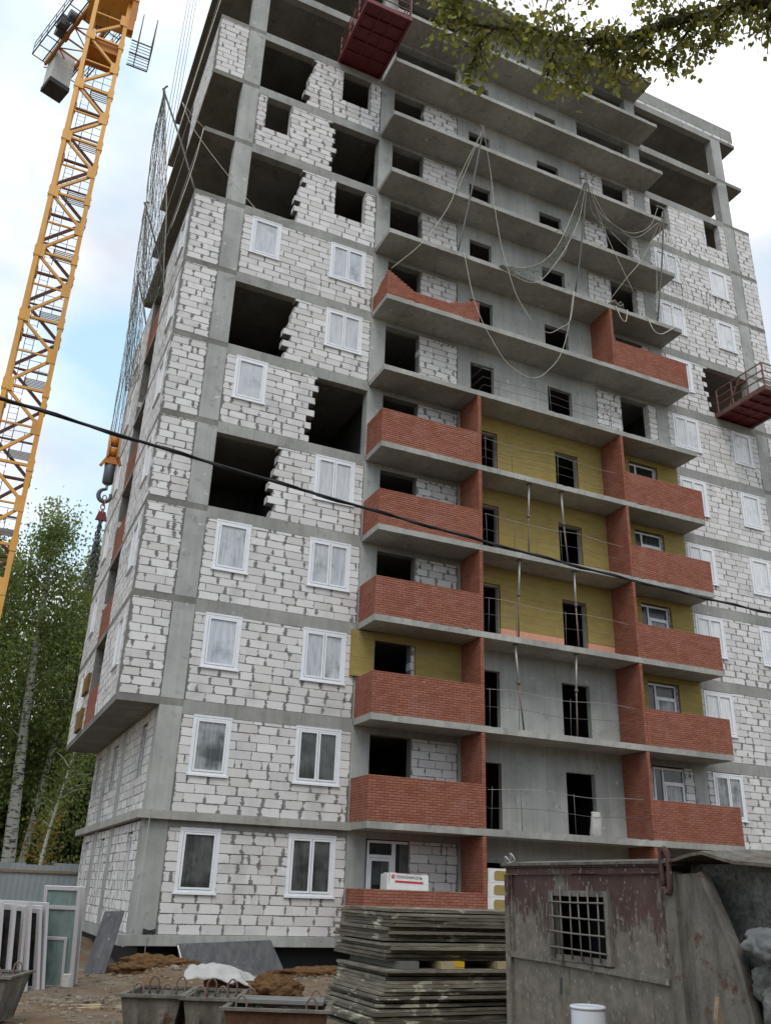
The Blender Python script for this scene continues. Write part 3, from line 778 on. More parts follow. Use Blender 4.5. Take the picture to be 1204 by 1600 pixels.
# loose wool boards on the left facade, third storey
for y0, y1, z0, z1 in ((7.25, 8.5, 1.3, 1.95), (7.6, 8.95, 0.05, 0.78)):
    box('insulation_board', 'wool_brown', B, -1.95, -1.848, y0, y1, F(3)+z0, F(3)+z1)
box('insulation_board', 'wool', B, -0.75, -0.62, 4.65, 7.15, F(3)+.01, F(4)-.21)

# ---- windows
def frame_mb(w, h, t, y0, y1, x=0, z=0, mb=None):
    mb = mb or MB()
    mb.box(x, x+w, y0, y1, z, z+t); mb.box(x, x+w, y0, y1, z+h-t, z+h); mb.box(x, x+t, y0, y1, z+t, z+h-t); mb.box(x+w-t, x+w, y0, y1, z+t, z+h-t)
    return mb
PV = M['pvc']
WM = {}
def window_meshes(kind, w, h):
    fr = frame_mb(w, h, 0.065, 0.0, 0.09)
    fr.box(-0.045, w+0.045, -0.012, 0.03, h-0.005, h+0.045); fr.box(-0.07, w+0.07, -0.05, 0.04, -0.05, -0.002)
    fr.box(-0.04, -0.002, -0.008, 0.03, -0.002, h-0.005); fr.box(w+0.002, w+0.04, -0.008, 0.03, -0.002, h-0.005)
    d = dict(frame=fr.mesh('window', PV))
    if kind == 'single':
        cells = [(0.075, 0.075, w-0.15, h-0.15)]
    else:
        c = w/2 - 0.0
        cells = [(0.075, 0.075, w/2-0.085, h-0.15), (w/2+0.01, 0.075, w/2-0.085, h-0.15)]
    d['cells'] = [(x, z, frame_mb(cw, ch, 0.052, -0.018, 0.07).mesh('sash', PV), {pn: MB().box(0.05, cw-0.05, 0.03, 0.045, 0.05, ch-0.05).mesh('pane', pn) for pn in ('pane_film', 'pane_milky', 'pane_bright', 'pane_mixed', 'pane_dark')}) for x, z, cw, ch in cells]
    return d
WM['single'] = window_meshes('single', 1.03, 1.56); WM['double'] = window_meshes('double', 1.35, 1.56)
def window(kind, loc, pane, rotz=0.0):
    d = WM[kind]; o = ob('window', d['frame'], B, loc, rot=(0, 0, rotz))
    for x, z, sm, pm in d['cells']:
        s = ob('sash', sm, o, (x, 0.004, z)); ob('pane', pm[pane], o, (x, 0.0, z))
    return o
def pane_for(k): return 'pane_dark' if k == 1 else ('pane_mixed' if k in (2, 3) else 'pane_film')
for k in range(1, 9):
    if k not in (5, 7): window('single', (0.375, -0.02, F(k)+1.01), 'pane_dark' if k == 1 else ('pane_mixed' if k == 2 else ('pane_milky' if k in (3, 6, 8) else 'pane_film')))
    if k != 6: window('double', (3.435, -0.02, F(k)+1.01), 'pane_dark' if k < 3 else ('pane_milky' if k in (5, 7, 8) else 'pane_film'))
for k in range(1, 11):
    window('double', (19.42, -0.02, F(k)+0.96), 'pane_mixed' if k < 3 else 'pane_bright')
    if k != 8: window('single', (22.77, -0.02, F(k)+0.96), 'pane_mixed' if k < 3 else 'pane_bright')
for k in range(3, 9):
    window('single', (-1.86, 1.83, F(k)+0.96), 'pane_bright', -math.pi/2); window('single', (-1.86, 10.33, F(k)+0.96), 'pane_bright', -math.pi/2)
for k in (1, 2):
    for y in (2.15, 7.3, 11.2):
        mb = frame_mb(0.75, 1.5, 0.06, 0, 0.08); mb.box(0.35, 0.4, 0, 0.07, 0.06, 1.44); mb.box(-0.05, 0.8, -0.05, 0.05, -0.05, -.002)
        w_ = ob('window', mb.mesh('window', PV), B, (-0.60, y, F(k)+0.95), rot=(0, 0, -math.pi/2))
        for x0 in (0.06, 0.4): MB().box(x0, x0+0.29, 0.02, 0.035, 0.06, 1.44).build('pane', 'pane_mixed', w_)
def balcony_window(x, z, w, h, split, transom, pane='pane_black', y=0.05):
    mb = frame_mb(w, h, 0.07, 0, 0.09); mb.box(split-0.035, split+0.035, 0.002, 0.085, 0.07, h-0.07); mb.box(split+0.035, w-0.07, 0.002, 0.085, transom-0.035, transom+0.035)
    o = ob('balcony_window', mb.mesh('balcony_window', PV), B, (x, y, z))
    MB().box(0.07, split-0.035, 0.04, 0.055, 0.07, h-0.07).build('pane', pane, o)
    MB().box(split+0.035, w-0.07, 0.04, 0.055, transom+0.035, h-0.07).build('pane', pane, o)
    frame_mb(w-0.07-split-0.035, transom-0.035-0.07, 0.06, -0.02, 0.08, split+0.036, 0.071).build('sash', PV, o)
    MB().box(split+0.09, w-0.13, 0.03, 0.045, 0.13, transom-0.1).build('pane', 'pane_mixed' if pane != 'pane_dark' else 'pane_dark', o)
    return o
for k in range(2, 7):
    balcony_window(16.70, F(k)+0.02, 1.38, 2.52, 0.42, 2.02)
# first storey left: door with a light above, and a narrow sidelight
mb = frame_mb(1.42, 2.55, 0.07, 0, 0.09); mb.box(0.80, 0.92, 0.002, 0.085, 0.07, 2.48); mb.box(0.07, 0.80, 0.002, 0.085, 2.08, 2.16)
bd = ob('balcony_door', mb.mesh('balcony_door', PV), B, (5.84, 0.05, F(1)+0.02))
frame_mb(0.73, 2.0, 0.08, -0.02, 0.08, 0.07, 0.07).build('sash', PV, bd)
MB().box(0.15, 0.72, 0.03, 0.045, 1.35, 2.0).build('pane', 'pane_dark', bd); MB().box(0.15, 0.72, 0.03, 0.045, 0.15, 1.35).build('pane', 'pane_black', bd)
MB().box(0.07, 0.80, 0.03, 0.045, 2.16, 2.48).build('pane', 'pane_black', bd)
MB().box(0.92, 1.06, 0.03, 0.045, 0.07, 2.48).build('pane', 'pane_black', bd); MB().box(1.06, 1.35, 0.03, 0.045, 0.07, 2.48).build('pane', 'pane_dark', bd)

# ---------------------------------------------------------------- guard rails, props and things on the balconies
ORD = {1:'first',2:'second',3:'third',4:'fourth',5:'fifth',6:'sixth',7:'seventh',8:'eighth',9:'ninth',10:'tenth',11:'eleventh',12:'twelfth'}
for k in range(2, 8):
    x0, x1 = (9.2, 15.1) if k < 7 else (9.25, 15.2)
    t = thing('guard_rail', {7: 'thin wire guard rail before the bare concrete wall above all the yellow storeys', 6: 'thin wire guard rail before the topmost yellow insulated wall', 5: 'thin wire guard rail before the middle yellow wall', 4: 'thin wire guard rail before the yellow wall with the pink strip at its foot', 3: 'thin wire guard rail before the grey wall just below the yellow storeys', 2: 'thin wire guard rail before the grey wall beside the white sack'}[k], 'guard rail', (0, -1.2, F(k)+0.002), group='guard rails along the central balconies')
    for x in ((9.3, 10.38, 12.35) if k != 7 else (9.9, 12.2, 15.0)):
        MB().tube([(x, 0, 0), (x+jit(.04), jit(.03), 1.22)], 0.010, 5).build('post', 'steel_rail', t)
    for hgt in ((0.62, 1.18) if k < 6 else (0.4, 0.75, 1.15)):
        pts = [(lerp(x0, x1, i/6), jit(.03), hgt + 0.05*math.sin(i/6*math.pi*3+k)*-1 + jit(.015)) for i in range(7)]
        MB().tube(smooth_pts(pts, 3), 0.007, 5).build('wire', 'zinc' if hgt > 0.9 else 'steel_rail', t)
        # return of the rail to the wall at both ends
        MB().tube([(x0, 0, hgt), (x0+0.02, 1.15, hgt+jit(.1))], 0.007, 5).build('wire', 'steel_rail', t)
        MB().tube([(x1, 0, hgt), (x1-0.02, 1.05, hgt+jit(.1))], 0.007, 5).build('wire', 'steel_rail', t)
def prop(k, xt, xb, label):
    t = thing('steel_prop', label, 'prop', (xb, -1.12, F(k)+0.002), group='telescopic props on the central balconies')
    h = 2.8 - 0.006; dx = xt-xb
    P = lambda q: (dx*q, 0.03*math.sin(q*3), h*q)
    MB().tube([P(0.01), P(0.56)], 0.028, 8).build('outer_tube', 'steel_prop', t)
    MB().tube([P(0.54), P(0.995)], 0.036, 8).build('inner_tube', 'zinc', t)
    MB().tube([P(0.535), P(0.575)], 0.055, 8).build('collar', 'steel_prop', t)
    MB().tube([Vector(P(0.56))+Vector((-.09,0,0)), Vector(P(0.56))+Vector((.09,0,0))], 0.011, 5).build('handle', 'steel_dark', t)
    MB().box(-0.09, 0.09, -0.09, 0.09, 0, 0.012).build('base_plate', 'steel_dark', t)
    MB().box(dx-0.08, dx+0.08, -0.08, 0.08, h-0.012, h).build('head_plate', 'steel_dark', t)
prop(5, 11.13, 11.02, 'slim upright steel prop left of the yellow wall door on the highest propped storey')
prop(5, 12.51, 12.66, 'leaning steel prop crossing the door of the middle yellow wall')
prop(4, 10.63, 10.50, 'steel prop standing left on the balcony with the pink foot strip')
prop(4, 12.90, 12.92, 'steel prop before the door of the wall with the pink foot strip')
prop(3, 10.36, 10.60, 'leaning steel prop before the grey wall under the yellow storeys')
prop(3, 12.79, 12.66, 'steel prop before the dark door of the grey wall under the yellow storeys')
def blob(name, mat, parent, sx, sy, sz, seed, amp=0.15, sub=3, freq=2.0, loc=(0,0,0), rot=(0,0,0), kind=None, flat=True):
    b = bmesh.new(); bmesh.ops.create_icosphere(b, subdivisions=sub, radius=1)
    soil = name == 'soil_heap'
    for v in b.verts:
        n_ = mnoise.noise(v.co*freq + Vector((seed*3.7, seed, 0))) + 0.5*mnoise.noise(v.co*freq*2.3 + Vector((seed, 5, 0)))
        if soil: n_ += .35*mnoise.noise(v.co*11) + .22*mnoise.noise(v.co*23)
        v.co *= 1 + amp*n_
        v.co.x *= sx; v.co.y *= sy; v.co.z *= sz
        if flat and v.co.z < -0.6*sz: v.co.z = -0.6*sz
    me = bpy.data.meshes.new(name); b.to_mesh(me); b.free(); me.materials.append(M[mat] if isinstance(mat, str) else mat)
    me.polygons.foreach_set('use_smooth', [True]*len(me.polygons))
    return ob(name, me, parent, loc, kind, rot)
s = thing('sack', 'white sack standing upright at the edge of the grey second storey balcony', 'sack', (13.22, -1.05, F(2)+0.002))
mb = MB(); n = 14; prof = [(0, .19, .12), (.08, .22, .15), (.3, .20, .14), (.55, .19, .12), (.68, .16, .09), (.74, .17, .05), (.75, .0, .0)]
vs_ = []; fs_ = []
for i, (zz, a, b_) in enumerate(prof):
    for j in range(n):
        t = j*2*math.pi/n; k_ = 1 + 0.06*math.sin(3*t+i); vs_.append((a*k_*math.cos(t)+0.06*zz, b_*k_*math.sin(t), zz))
for i in range(len(prof)-1):
    for j in range(n): fs_.append((i*n+j, i*n+(j+1)%n, (i+1)*n+(j+1)%n, (i+1)*n+j))
mb.add(vs_, fs_, smooth=True); mb.build('bag', 'sack', s)
MB().tube([(0.03+.17*math.cos(t*2*math.pi/10), .06*math.sin(t*2*math.pi/10), .70) for t in range(10)], 0.012, 5, closed=True).build('tie', 'rope', s)

# insulation pack with its printed wrap, on a second pack behind the parapet
pk = thing('insulation_pack', 'white and red printed insulation pack above the lowest red parapet', 'insulation pack', (6.62, -0.98, F(1)+1.20), R(2))
pk.rotation_euler = (R(0), R(1.5), R(-2))
def slanted(x0, x1, y0, y1, z0, z1, sh):
    v = [(x0,y0,z0),(x1,y0,z0),(x1,y1,z0),(x0,y1,z0),(x0+sh,y0+.02,z1),(x1-.02,y0+.02,z1),(x1-.02,y1,z1),(x0+sh,y1,z1)]
    return MB().add(v, [(3,2,1,0),(4,5,6,7),(0,1,5,4),(1,2,6,5),(2,3,7,6),(3,0,4,7)])
slanted(-0.62, 0.62, -0.18, 0.34, 0.0, 0.48, 0.06).build('wrap', 'white_wrap', pk)
MB().box(-0.40, 0.40, -0.175, 0.32, 0.482, 0.486).build('red_panel', 'red_print', pk)
MB().box(-0.42, 0.44, -0.186, -0.181, 0.24, 0.285).build('red_band', 'red_print', pk)
MB().box(-0.66, -0.60, -0.16, 0.3, 0.02, 0.44).build('folded_end', 'white_wrap', pk)
lg = MB(); lg.tube([(-0.48, -0.176, 0.385), (-0.48, -0.170, 0.385)], 0.052, 16); lg.build('logo_disc', 'red_print', pk)
fc = bpy.data.curves.new('lettering', 'FONT'); fc.body = 'ТЕХНОНИКОЛЬ'; fc.size = 0.105; fc.extrude = 0.001; fc.align_x = 'LEFT'
def text_mesh(name, cu, mat, loc):
    to_ = bpy.data.objects.new('lettering_source', cu); col.objects.link(to_); bpy.context.view_layer.update()
    me = bpy.data.meshes.new_from_object(to_); bpy.data.objects.remove(to_); me.materials.clear(); me.materials.append(M[mat])
    return ob(name, me, pk, loc, rot=(R(87.6), 0, 0))
text_mesh('lettering', fc, 'black_print', (-0.40, -0.176, 0.345))
fc2 = bpy.data.curves.new('logo_sign', 'FONT'); fc2.body = 'TH'; fc2.size = 0.06; fc2.extrude = 0.001; fc2.align_x = 'CENTER'
text_mesh('logo_sign', fc2, 'white_wrap', (-0.48, -0.182, 0.365))
t = thing('insulation_pack', 'plain white insulation pack under the printed pack behind the lowest parapet', 'insulation pack', (6.62, -0.90, F(1)+0.003))
MB().box(-0.6, 0.6, -0.26, 0.36, 0, 1.195).build('wrap', 'white_wrap', t)
for i in range(5):
    t = thing('wool_batt', ['lowest', 'second lowest', 'middle', 'second highest', 'topmost'][i] + ' olive wool batt in white wrap stacked beside the brick partition', 'insulation batt', (9.62 + jit(.015), -0.95, F(1)+0.003+i*0.385), group='wool batts stacked beside the lowest brick partition')
    MB().box(-0.5, 0.5, -0.3, 0.3, 0.0, 0.38).build('wrap', 'white_wrap', t)
    mb = MB(); mb.prism([(-.30, .08), (-.24, .05), (.40, .05), (.44, .09), (.44, .28), (.40, .32), (-.24, .32), (-.30, .26)], -0.306, -0.30, lambda a, b_, c: (a, c, b_)); mb.build('wool', 'wool', t)
bn = thing('net_bundle', 'brown bundle of rolled netting lying on the ninth storey balcony slab', 'bundle', (15.9, -1.0, F(9)+0.003))
for i in range(9):
    pts = [(jit(.05)+.3*math.cos(t*.7+i), jit(.08)+.22*math.sin(t*.7+i*2), .12+.25*abs(math.sin(t*.9+i))+jit(.03)) for t in range(10)]
    MB().tube(smooth_pts(pts, 4), 0.03, 5).build('coil', 'steel_prop' if i % 2 else 'net_green', bn)

# ---------------------------------------------------------------- loading platforms
def platform(loc, w, l, label, deep):
    """l out from the facade along -Y"""
    t = thing('loading_platform', label, 'loading platform', loc, group='red steel loading platforms')
    MB().box(0, w, -l, 0.4, -0.03, -0.002).build('deck', 'platform_red', t)
    fr = MB()
    for x in (0, w): fr.box(x-0.05, x+0.05, -l-.05, 0.4, -0.17, 0.03)
    for y in (-l, 0.38): fr.box(0.05, w-0.05, y-0.05, y+0.05, -0.165, 0.025)
    fr.build('edge_beam', 'platform_red' if deep else 'platform_rail', t)
    for i in range(1, 5):
        y = -l + i*l/5; MB().box(0.055, w-0.055, y-0.025, y+0.025, -0.12, -0.031).build('joist', 'platform_red', t)
    for x in (w*0.36, w*0.64): MB().box(x-0.025, x+0.025, -l+0.055, 0.32, -0.14, -0.121).build('joist', 'platform_red', t)
    for x in (0, w):
        for i in range(4):
            y = -l + i*(l-0.1)/3
            MB().bar((x, y, 0.03), (x, y, 1.15), 0.05).build('post', 'platform_rail', t)
        for hgt in (0.42, 0.78, 1.15):
            MB().bar((x, -l, hgt), (x, -0.1, hgt), 0.04).build('rail', 'platform_rail', t)
        MB().bar((x, -l*0.55, 1.1), (x, -l*0.28, 0.05), 0.05).build('brace', 'platform_rail', t)
    for hgt in (0.42, 0.78, 1.15): MB().bar((0.04, -l, hgt), (w-0.04, -l, hgt), 0.035).build('rail', 'platform_rail', t)
    return t
platform((3.17, -0.06, F(12)+0.17), 1.86, 2.95, 'dark red loading platform jutting from the top left of the building', True)
platform((21.98, -0.06, F(8)+0.17), 2.05, 2.7, 'brownish red loading platform at the opening in the right hand wall', False)

# ---------------------------------------------------------------- poles, ropes and nets
def curve_thing(name, label, cat, pts, r, mat, group=None, n=7):
    o = MB().tube(smooth_pts(pts, n), r, 6).build(name, mat)
    return tag(o, label, cat, group)
PG = 'bent poles carrying the safety nets'
def pole(base, tip, hook, label, r=0.035):
    t = thing('net_pole', label, 'pole', base, group=PG)
    b_, q, h = Vector((0,0,0)), Vector(tip)-Vector(base), Vector(hook)-Vector(base)
    MB().tube(smooth_pts([b_, q*0.5+Vector((.05,0,0)), q*0.97, q, (q+h)/2+Vector((0,0,.05)), h], 4), r, 6).build('shaft', 'steel_rail', t)
    MB().box(-.07, .07, -.07, .07, 0, .015).build('base_plate', 'steel_rail', t)
pole((8.15, -1.22, F(9)+.003), (8.92, -2.0, 30.55), (8.80, -1.9, 30.75), 'bent steel pole left of the hanging ropes in front of the central balconies')
pole((13.67, -1.22, F(9)+.003), (13.75, -2.4, 29.55), (13.55, -2.15, 29.75), 'tall steel pole where the big swag of net is gathered in the middle')
pole((17.95, -1.22, F(9)+.003), (18.0, -2.3, 29.75), (17.8, -2.05, 30.1), 'steel pole before the white right hand windows with a net veil')
pole((-1.72, 0.36, F(9)+.003), (-3.47, 0.36, 28.75), (-3.35, 0.30, 28.95), 'uppermost slanted dark pole off the left facade corner')
pole((-1.72, 5.87, F(9)+.003), (-3.03, 5.87, 28.05), (-2.88, 5.75, 28.05), 'middle slanted pole off the left facade with looped tip')
pole((-1.72, 9.66, F(9)+.003), (-2.50, 9.66, 27.1), (-2.40, 9.55, 27.35), 'lowest slanted pole at the far end of the left facade')
RG = 'ropes hanging off the poles'
def rope(label, pts, r=0.012): return curve_thing('rope', label, 'rope', pts, r, 'rope', RG)
rope('pale rope running from the left central pole down past the left balcony blocks', [(8.92,-1.95,30.5), (8.1,-1.5,28.04), (7.63,-1.5,26.36), (6.52,-1.5,24.12), (5.3,-1.34,22.5)])
rope('short doubled rope beside the left central pole', [(8.90,-1.93,30.4), (8.55,-1.6,29.09), (8.04,-1.34,27.3)])
rope('long slack rope falling right of the left central pole to the eighth storey wall', [(8.95,-1.98,30.45), (9.54,-1.5,28.85), (9.69,-1.5,27.22), (9.95,-1.5,25.37), (10.22,-1.5,24.3), (10.62,-1.5,23.05), (11.32,-1.5,22.0)])
rope('big round loop of rope hanging before the seventh and eighth storeys', [(8.37,-1.34,24.4), (8.64,-1.5,22.42), (9.02,-1.5,21.38), (9.37,-1.5,20.77), (10.05,-1.5,19.85), (10.88,-1.5,19.48), (11.39,-1.5,19.55), (11.9,-1.5,19.99), (12.54,-1.5,20.91), (13.02,-1.5,22.41), (13.5,-1.34,24.4)])
rope('smaller rope curve ending at the dark door under the middle pole', [(13.55,-1.34,24.4), (13.11,-1.5,22.74), (12.62,-1.5,22.21), (12.14,-1.5,21.82), (11.78,-1.5,21.79)])
rope('straight rope slanting down right from the middle pole', [(13.75,-2.38,29.5), (15.2,-1.6,27.9), (16.7,-1.34,25.4)])
rope('sagging rope strung between the middle pole and the right pole', [(13.75,-2.38,29.5), (15.0,-1.9,28.5), (16.1,-1.7,28.3), (16.89,-1.7,28.5), (17.5,-1.9,29.0), (17.85,-2.1,30.0)])
rope('rope slanting down left from the right pole to the brown bundle', [(17.95,-2.25,29.5), (17.76,-1.5,28.41), (16.97,-1.5,26.98), (16.29,-1.5,26.04), (15.6,-1.1,24.9)])
rope('slack rope loop hanging under the edge of the ninth storey slab at right', [(17.28,-1.34,24.4), (17.47,-1.45,23.71), (17.8,-1.5,23.59), (18.29,-1.45,23.94), (18.84,-1.34,24.4)], 0.02)
rope('little rope loop hanging under the ninth storey slab beside the bundle', [(15.63,-1.34,24.4), (15.8,-1.42,23.77), (16.03,-1.42,23.72), (16.24,-1.34,24.4)], 0.02)
rope('rope crossing the open corner bays from the left pole tip to the column', [(-2.79,-.2,27.89), (-2.18,-.2,26.76), (-0.56,-.2,25.04), (0.55,-.2,24.01)])
rope('short rope from the left pole tip to the tenth storey slab corner', [(-2.79,-.2,27.89), (-2.3,-.1,27.5), (-1.86,-.02,27.25)], 0.012)
rope('rope hanging from the tenth storey slab corner past the open bay', [(-1.88,-.05,27.2), (-2.05,-.2,25.2), (-2.45,-.2,22.2)], 0.014)
rope('long vertical rope down the upper left corner of the building', [(-2.0,-.2,33.9), (-2.4,-.2,30.1), (-2.9,-.2,25.1)], 0.016)
rope('rope lying along the ninth floor beam into the open room', [(0.55,-.2,24.01), (1.2,-.15,24.1), (1.9,-.05,24.4)], 0.012)
def net(label, rails, across, group='safety nets hanging off the facade', r=0.006, mat='net_green'):
    """rails: list of polylines (same direction); strands follow them, cross strands join neighbours"""
    t = thing('safety_net', label, 'safety net', rails[0][0], group=group); o = Vector(rails[0][0])
    S = [smooth_pts([Vector(p)-o for p in q], 6) for q in rails]
    mb = MB(); nb = len(S[0])
    dense = []
    for a, b_ in zip(S[:-1], S[1:]):
        for q in range(across):
            w = q/across; dense.append([x.lerp(y, w)+Vector((jit(.035), jit(.035), jit(.02))) for x, y in zip(a, b_)])
    dense.append(S[-1])
    for q in dense: mb.tube(q, r, 3, cap=False)
    for i in range(1, nb):
        for w in (0.0, 0.33, 0.66):
            mb.tube([q[i-1].lerp(q[i], w)+Vector((jit(.03), jit(.03), jit(.10))) for q in dense], r*.55, 3, cap=False)
    mb.build('mesh_strands', mat, t, kind=None)
    MB().tube(S[0], r*2.2, 5).build('border_rope', 'rope', t); MB().tube(S[-1], r*2.2, 5).build('border_rope', 'rope', t)
    return t
net('grey net gathered in a big swag between the middle pole and the tenth floor slab',
    [[(13.7,-2.3,29.5), (13.44,-1.6,28.09), (12.69,-1.5,26.27), (11.85,-1.5,25.13), (10.91,-1.5,24.5), (9.96,-1.34,24.42)],
     [(13.72,-2.3,29.45), (13.6,-1.7,28.05), (12.95,-1.6,26.45), (12.1,-1.6,25.1), (11.1,-1.5,24.25), (10.0,-1.34,24.36)],
     [(13.74,-2.3,29.4), (13.72,-1.8,28.03), (13.19,-1.7,26.63), (12.5,-1.7,25.3), (11.51,-1.5,24.0), (10.1,-1.34,24.2)]], 7, r=0.007)
net('thin net veil between the middle pole and the right pole before the ninth storey',
    [[(13.78,-2.35,29.4), (14.6,-1.6,28.7), (15.6,-1.6,28.0), (16.6,-1.6,27.4), (17.6,-1.5,27.3)],
     [(13.8,-2.35,29.4), (14.8,-1.7,28.9), (15.8,-1.7,28.35), (16.8,-1.7,28.2), (17.85,-2.0,29.2)]], 5, r=0.005)
net('net veil hanging down the right pole before the white windows',
    [[(17.95,-2.25,29.7), (18.05,-1.6,28.0), (17.9,-1.5,26.4), (17.8,-1.45,24.9)],
     [(18.0,-2.25,29.7), (18.5,-1.7,28.0), (18.6,-1.6,26.4), (18.5,-1.5,24.9)],
     [(18.05,-2.25,29.7), (19.0,-1.7,28.0), (19.5,-1.6,26.4), (19.4,-1.5,24.9)]], 6, r=0.005)
net('loose net scraps knotted round the middle pole before the tenth storey',
    [[(12.6,-1.5,27.0), (13.06,-1.5,27.25), (13.2,-1.5,26.46), (12.81,-1.5,25.65), (12.32,-1.5,25.24)], [(12.65,-1.55,26.9), (13.0,-1.55,27.1), (13.1,-1.55,26.4), (12.7,-1.55,25.7), (12.2,-1.55,25.3)]], 2, r=0.005)
net('long dark net streaming from the uppermost slanted pole at the left corner',
    [[(-3.45,0.36,28.7), (-3.45,1.2,26.8), (-3.2,2.2,24.6), (-2.9,3.0,22.8), (-2.6,3.4,21.4)],
     [(-3.43,0.36,28.7), (-3.25,1.0,26.6), (-2.95,1.8,24.2), (-2.6,2.5,22.4), (-2.35,3.0,21.3)],
     [(-3.40,0.36,28.6), (-2.95,0.7,26.0), (-2.55,1.2,23.9), (-2.3,1.8,22.3), (-2.05,2.4,21.3)]], 12, r=0.008)
net('dark net streaming from the middle slanted pole along the left facade',
    [[(-3.0,5.87,28.0), (-2.95,6.2,25.8), (-2.8,6.6,23.4), (-2.6,6.9,21.2), (-2.4,7.1,19.6)],
     [(-2.97,5.87,28.0), (-2.8,6.0,25.6), (-2.6,6.3,23.2), (-2.4,6.6,21.0), (-2.25,6.9,19.6)],
     [(-2.95,5.87,27.9), (-2.6,5.8,25.4), (-2.35,5.9,23.0), (-2.15,6.2,21.0), (-2.0,6.4,19.9)]], 9, r=0.007)
net('pale grey net panel at the lowest slanted pole on the far left facade',
    [[(-2.48,9.66,27.0), (-2.5,9.8,24.0), (-2.45,10.0,21.0), (-2.42,10.2,17.6)],
     [(-2.46,9.66,27.0), (-2.35,9.7,23.9), (-2.25,9.8,20.8), (-2.2,10.0,17.6)],
     [(-2.45,9.66,26.9), (-2.15,9.5,23.8), (-2.0,9.6,20.6), (-1.95,9.8,17.8)]], 8, r=0.006, mat='wire_grey')
# cord, coil and plinth cable at the corner
curve_thing('cord', 'thin white cord hanging down the grey corner column', 'cord', [(-0.54, -.212, F(2)+.10), (-0.56, -.215, 3.1), (-0.58, -.23, 1.8), (-0.60, -.235, 0.42)], 0.009, 'sack')
c = thing('wire_coil', 'small coil of dark wire lying on the plinth at the corner', 'wire coil', (-0.18, -0.10, F(1)))
for i in range(5):
    MB().tube([(.15*math.cos(t*.5+i)+jit(.01), .08*math.sin(t*.5+i), .03+.02*i+.02*math.sin(t+i)) for t in range(12)], 0.012, 5, closed=True).build('turn', 'cable_black', c)
curve_thing('cable', 'thin dark cable dangling from the plinth to the soil', 'cable', [(-0.2,-.24,.38), (-0.25,-.26,0.0), (-0.1,-.3,-.2), (0.5,-.35,-.33), (1.2,-.4,-.42)], 0.012, 'wire_grey')

# ---------------------------------------------------------------- tower crane
CX, CY, CW = -6.145, 15.0, 1.0
crane = thing('tower_crane', 'tall yellow lattice tower crane rising behind the left end of the building', 'tower crane', (CX, CY, -0.45))
def cz(z): return z + 0.45
MB().box(-2.2, 2.2, -2.2, 2.2, 0.0, 0.6).build('base_block', 'concrete', crane)
zj = [45.5 - 3.83*i for i in range(13)][::-1]; zj = [z for z in zj if z > 0.5]
CH = [(-CW+.11, -CW+.11), (CW-.11, -CW+.11), (CW-.11, CW-.11), (-CW+.11, CW-.11)]
ZT = 49.0
for (x, y) in CH:
    MB().box(x-0.11, x+0.11, y-0.11, y+0.11, 0.3, cz(ZT)).build('chord', 'crane', crane)
    for z in zj:
        MB().box(x-0.145, x+0.145, y-0.145, y+0.145, cz(z)-0.30, cz(z)+0.30).build('joint_plate', 'crane', crane)
        for dz in (-.2, .2): MB().tube([(x-.17, y-.02, cz(z)+dz), (x+.17, y-.02, cz(z)+dz)], 0.03, 6).build('bolt', 'crane_orange', crane)
faces = [(0,1), (1,2), (2,3), (3,0)]
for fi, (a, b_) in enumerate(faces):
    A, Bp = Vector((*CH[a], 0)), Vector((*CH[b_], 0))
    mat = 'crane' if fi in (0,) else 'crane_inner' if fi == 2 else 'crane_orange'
    for z0 in zj:
        zz = cz(z0); hm = 3.83/2
        if zz + hm > cz(ZT): continue
        up_ = lambda v, q: Vector((v.x, v.y, q))
        s_, e_ = (A, Bp)
        MB().bar(up_(s_, zz+.1), up_(e_, zz+hm-.1), 0.13).build('brace', mat, crane)
        if zz+2*hm < cz(ZT)+.2: MB().bar(up_(e_, zz+hm+.1), up_(s_, zz+2*hm-.1), 0.13).build('brace', mat, crane)
        MB().bar(up_(s_, zz), up_(e_, zz), 0.12).build('girt', mat, crane)
        if fi in (0, 2): MB().bar(up_(s_, zz+hm), up_(e_, zz+hm), 0.08).build('girt', mat, crane)
    if fi == 0:
        for z0 in zj:
            v = Vector(Bp); MB().box(v.x-0.32, v.x+0.112, v.y-0.135, v.y-0.10, cz(z0)+1.915-.38, cz(z0)+1.915+.38).build('gusset', 'crane', crane)
            v = Vector(A); MB().box(v.x-0.112, v.x+0.34, v.y-0.135, v.y-0.10, cz(z0)-.34, cz(z0)+.34).build('gusset', 'crane', crane)
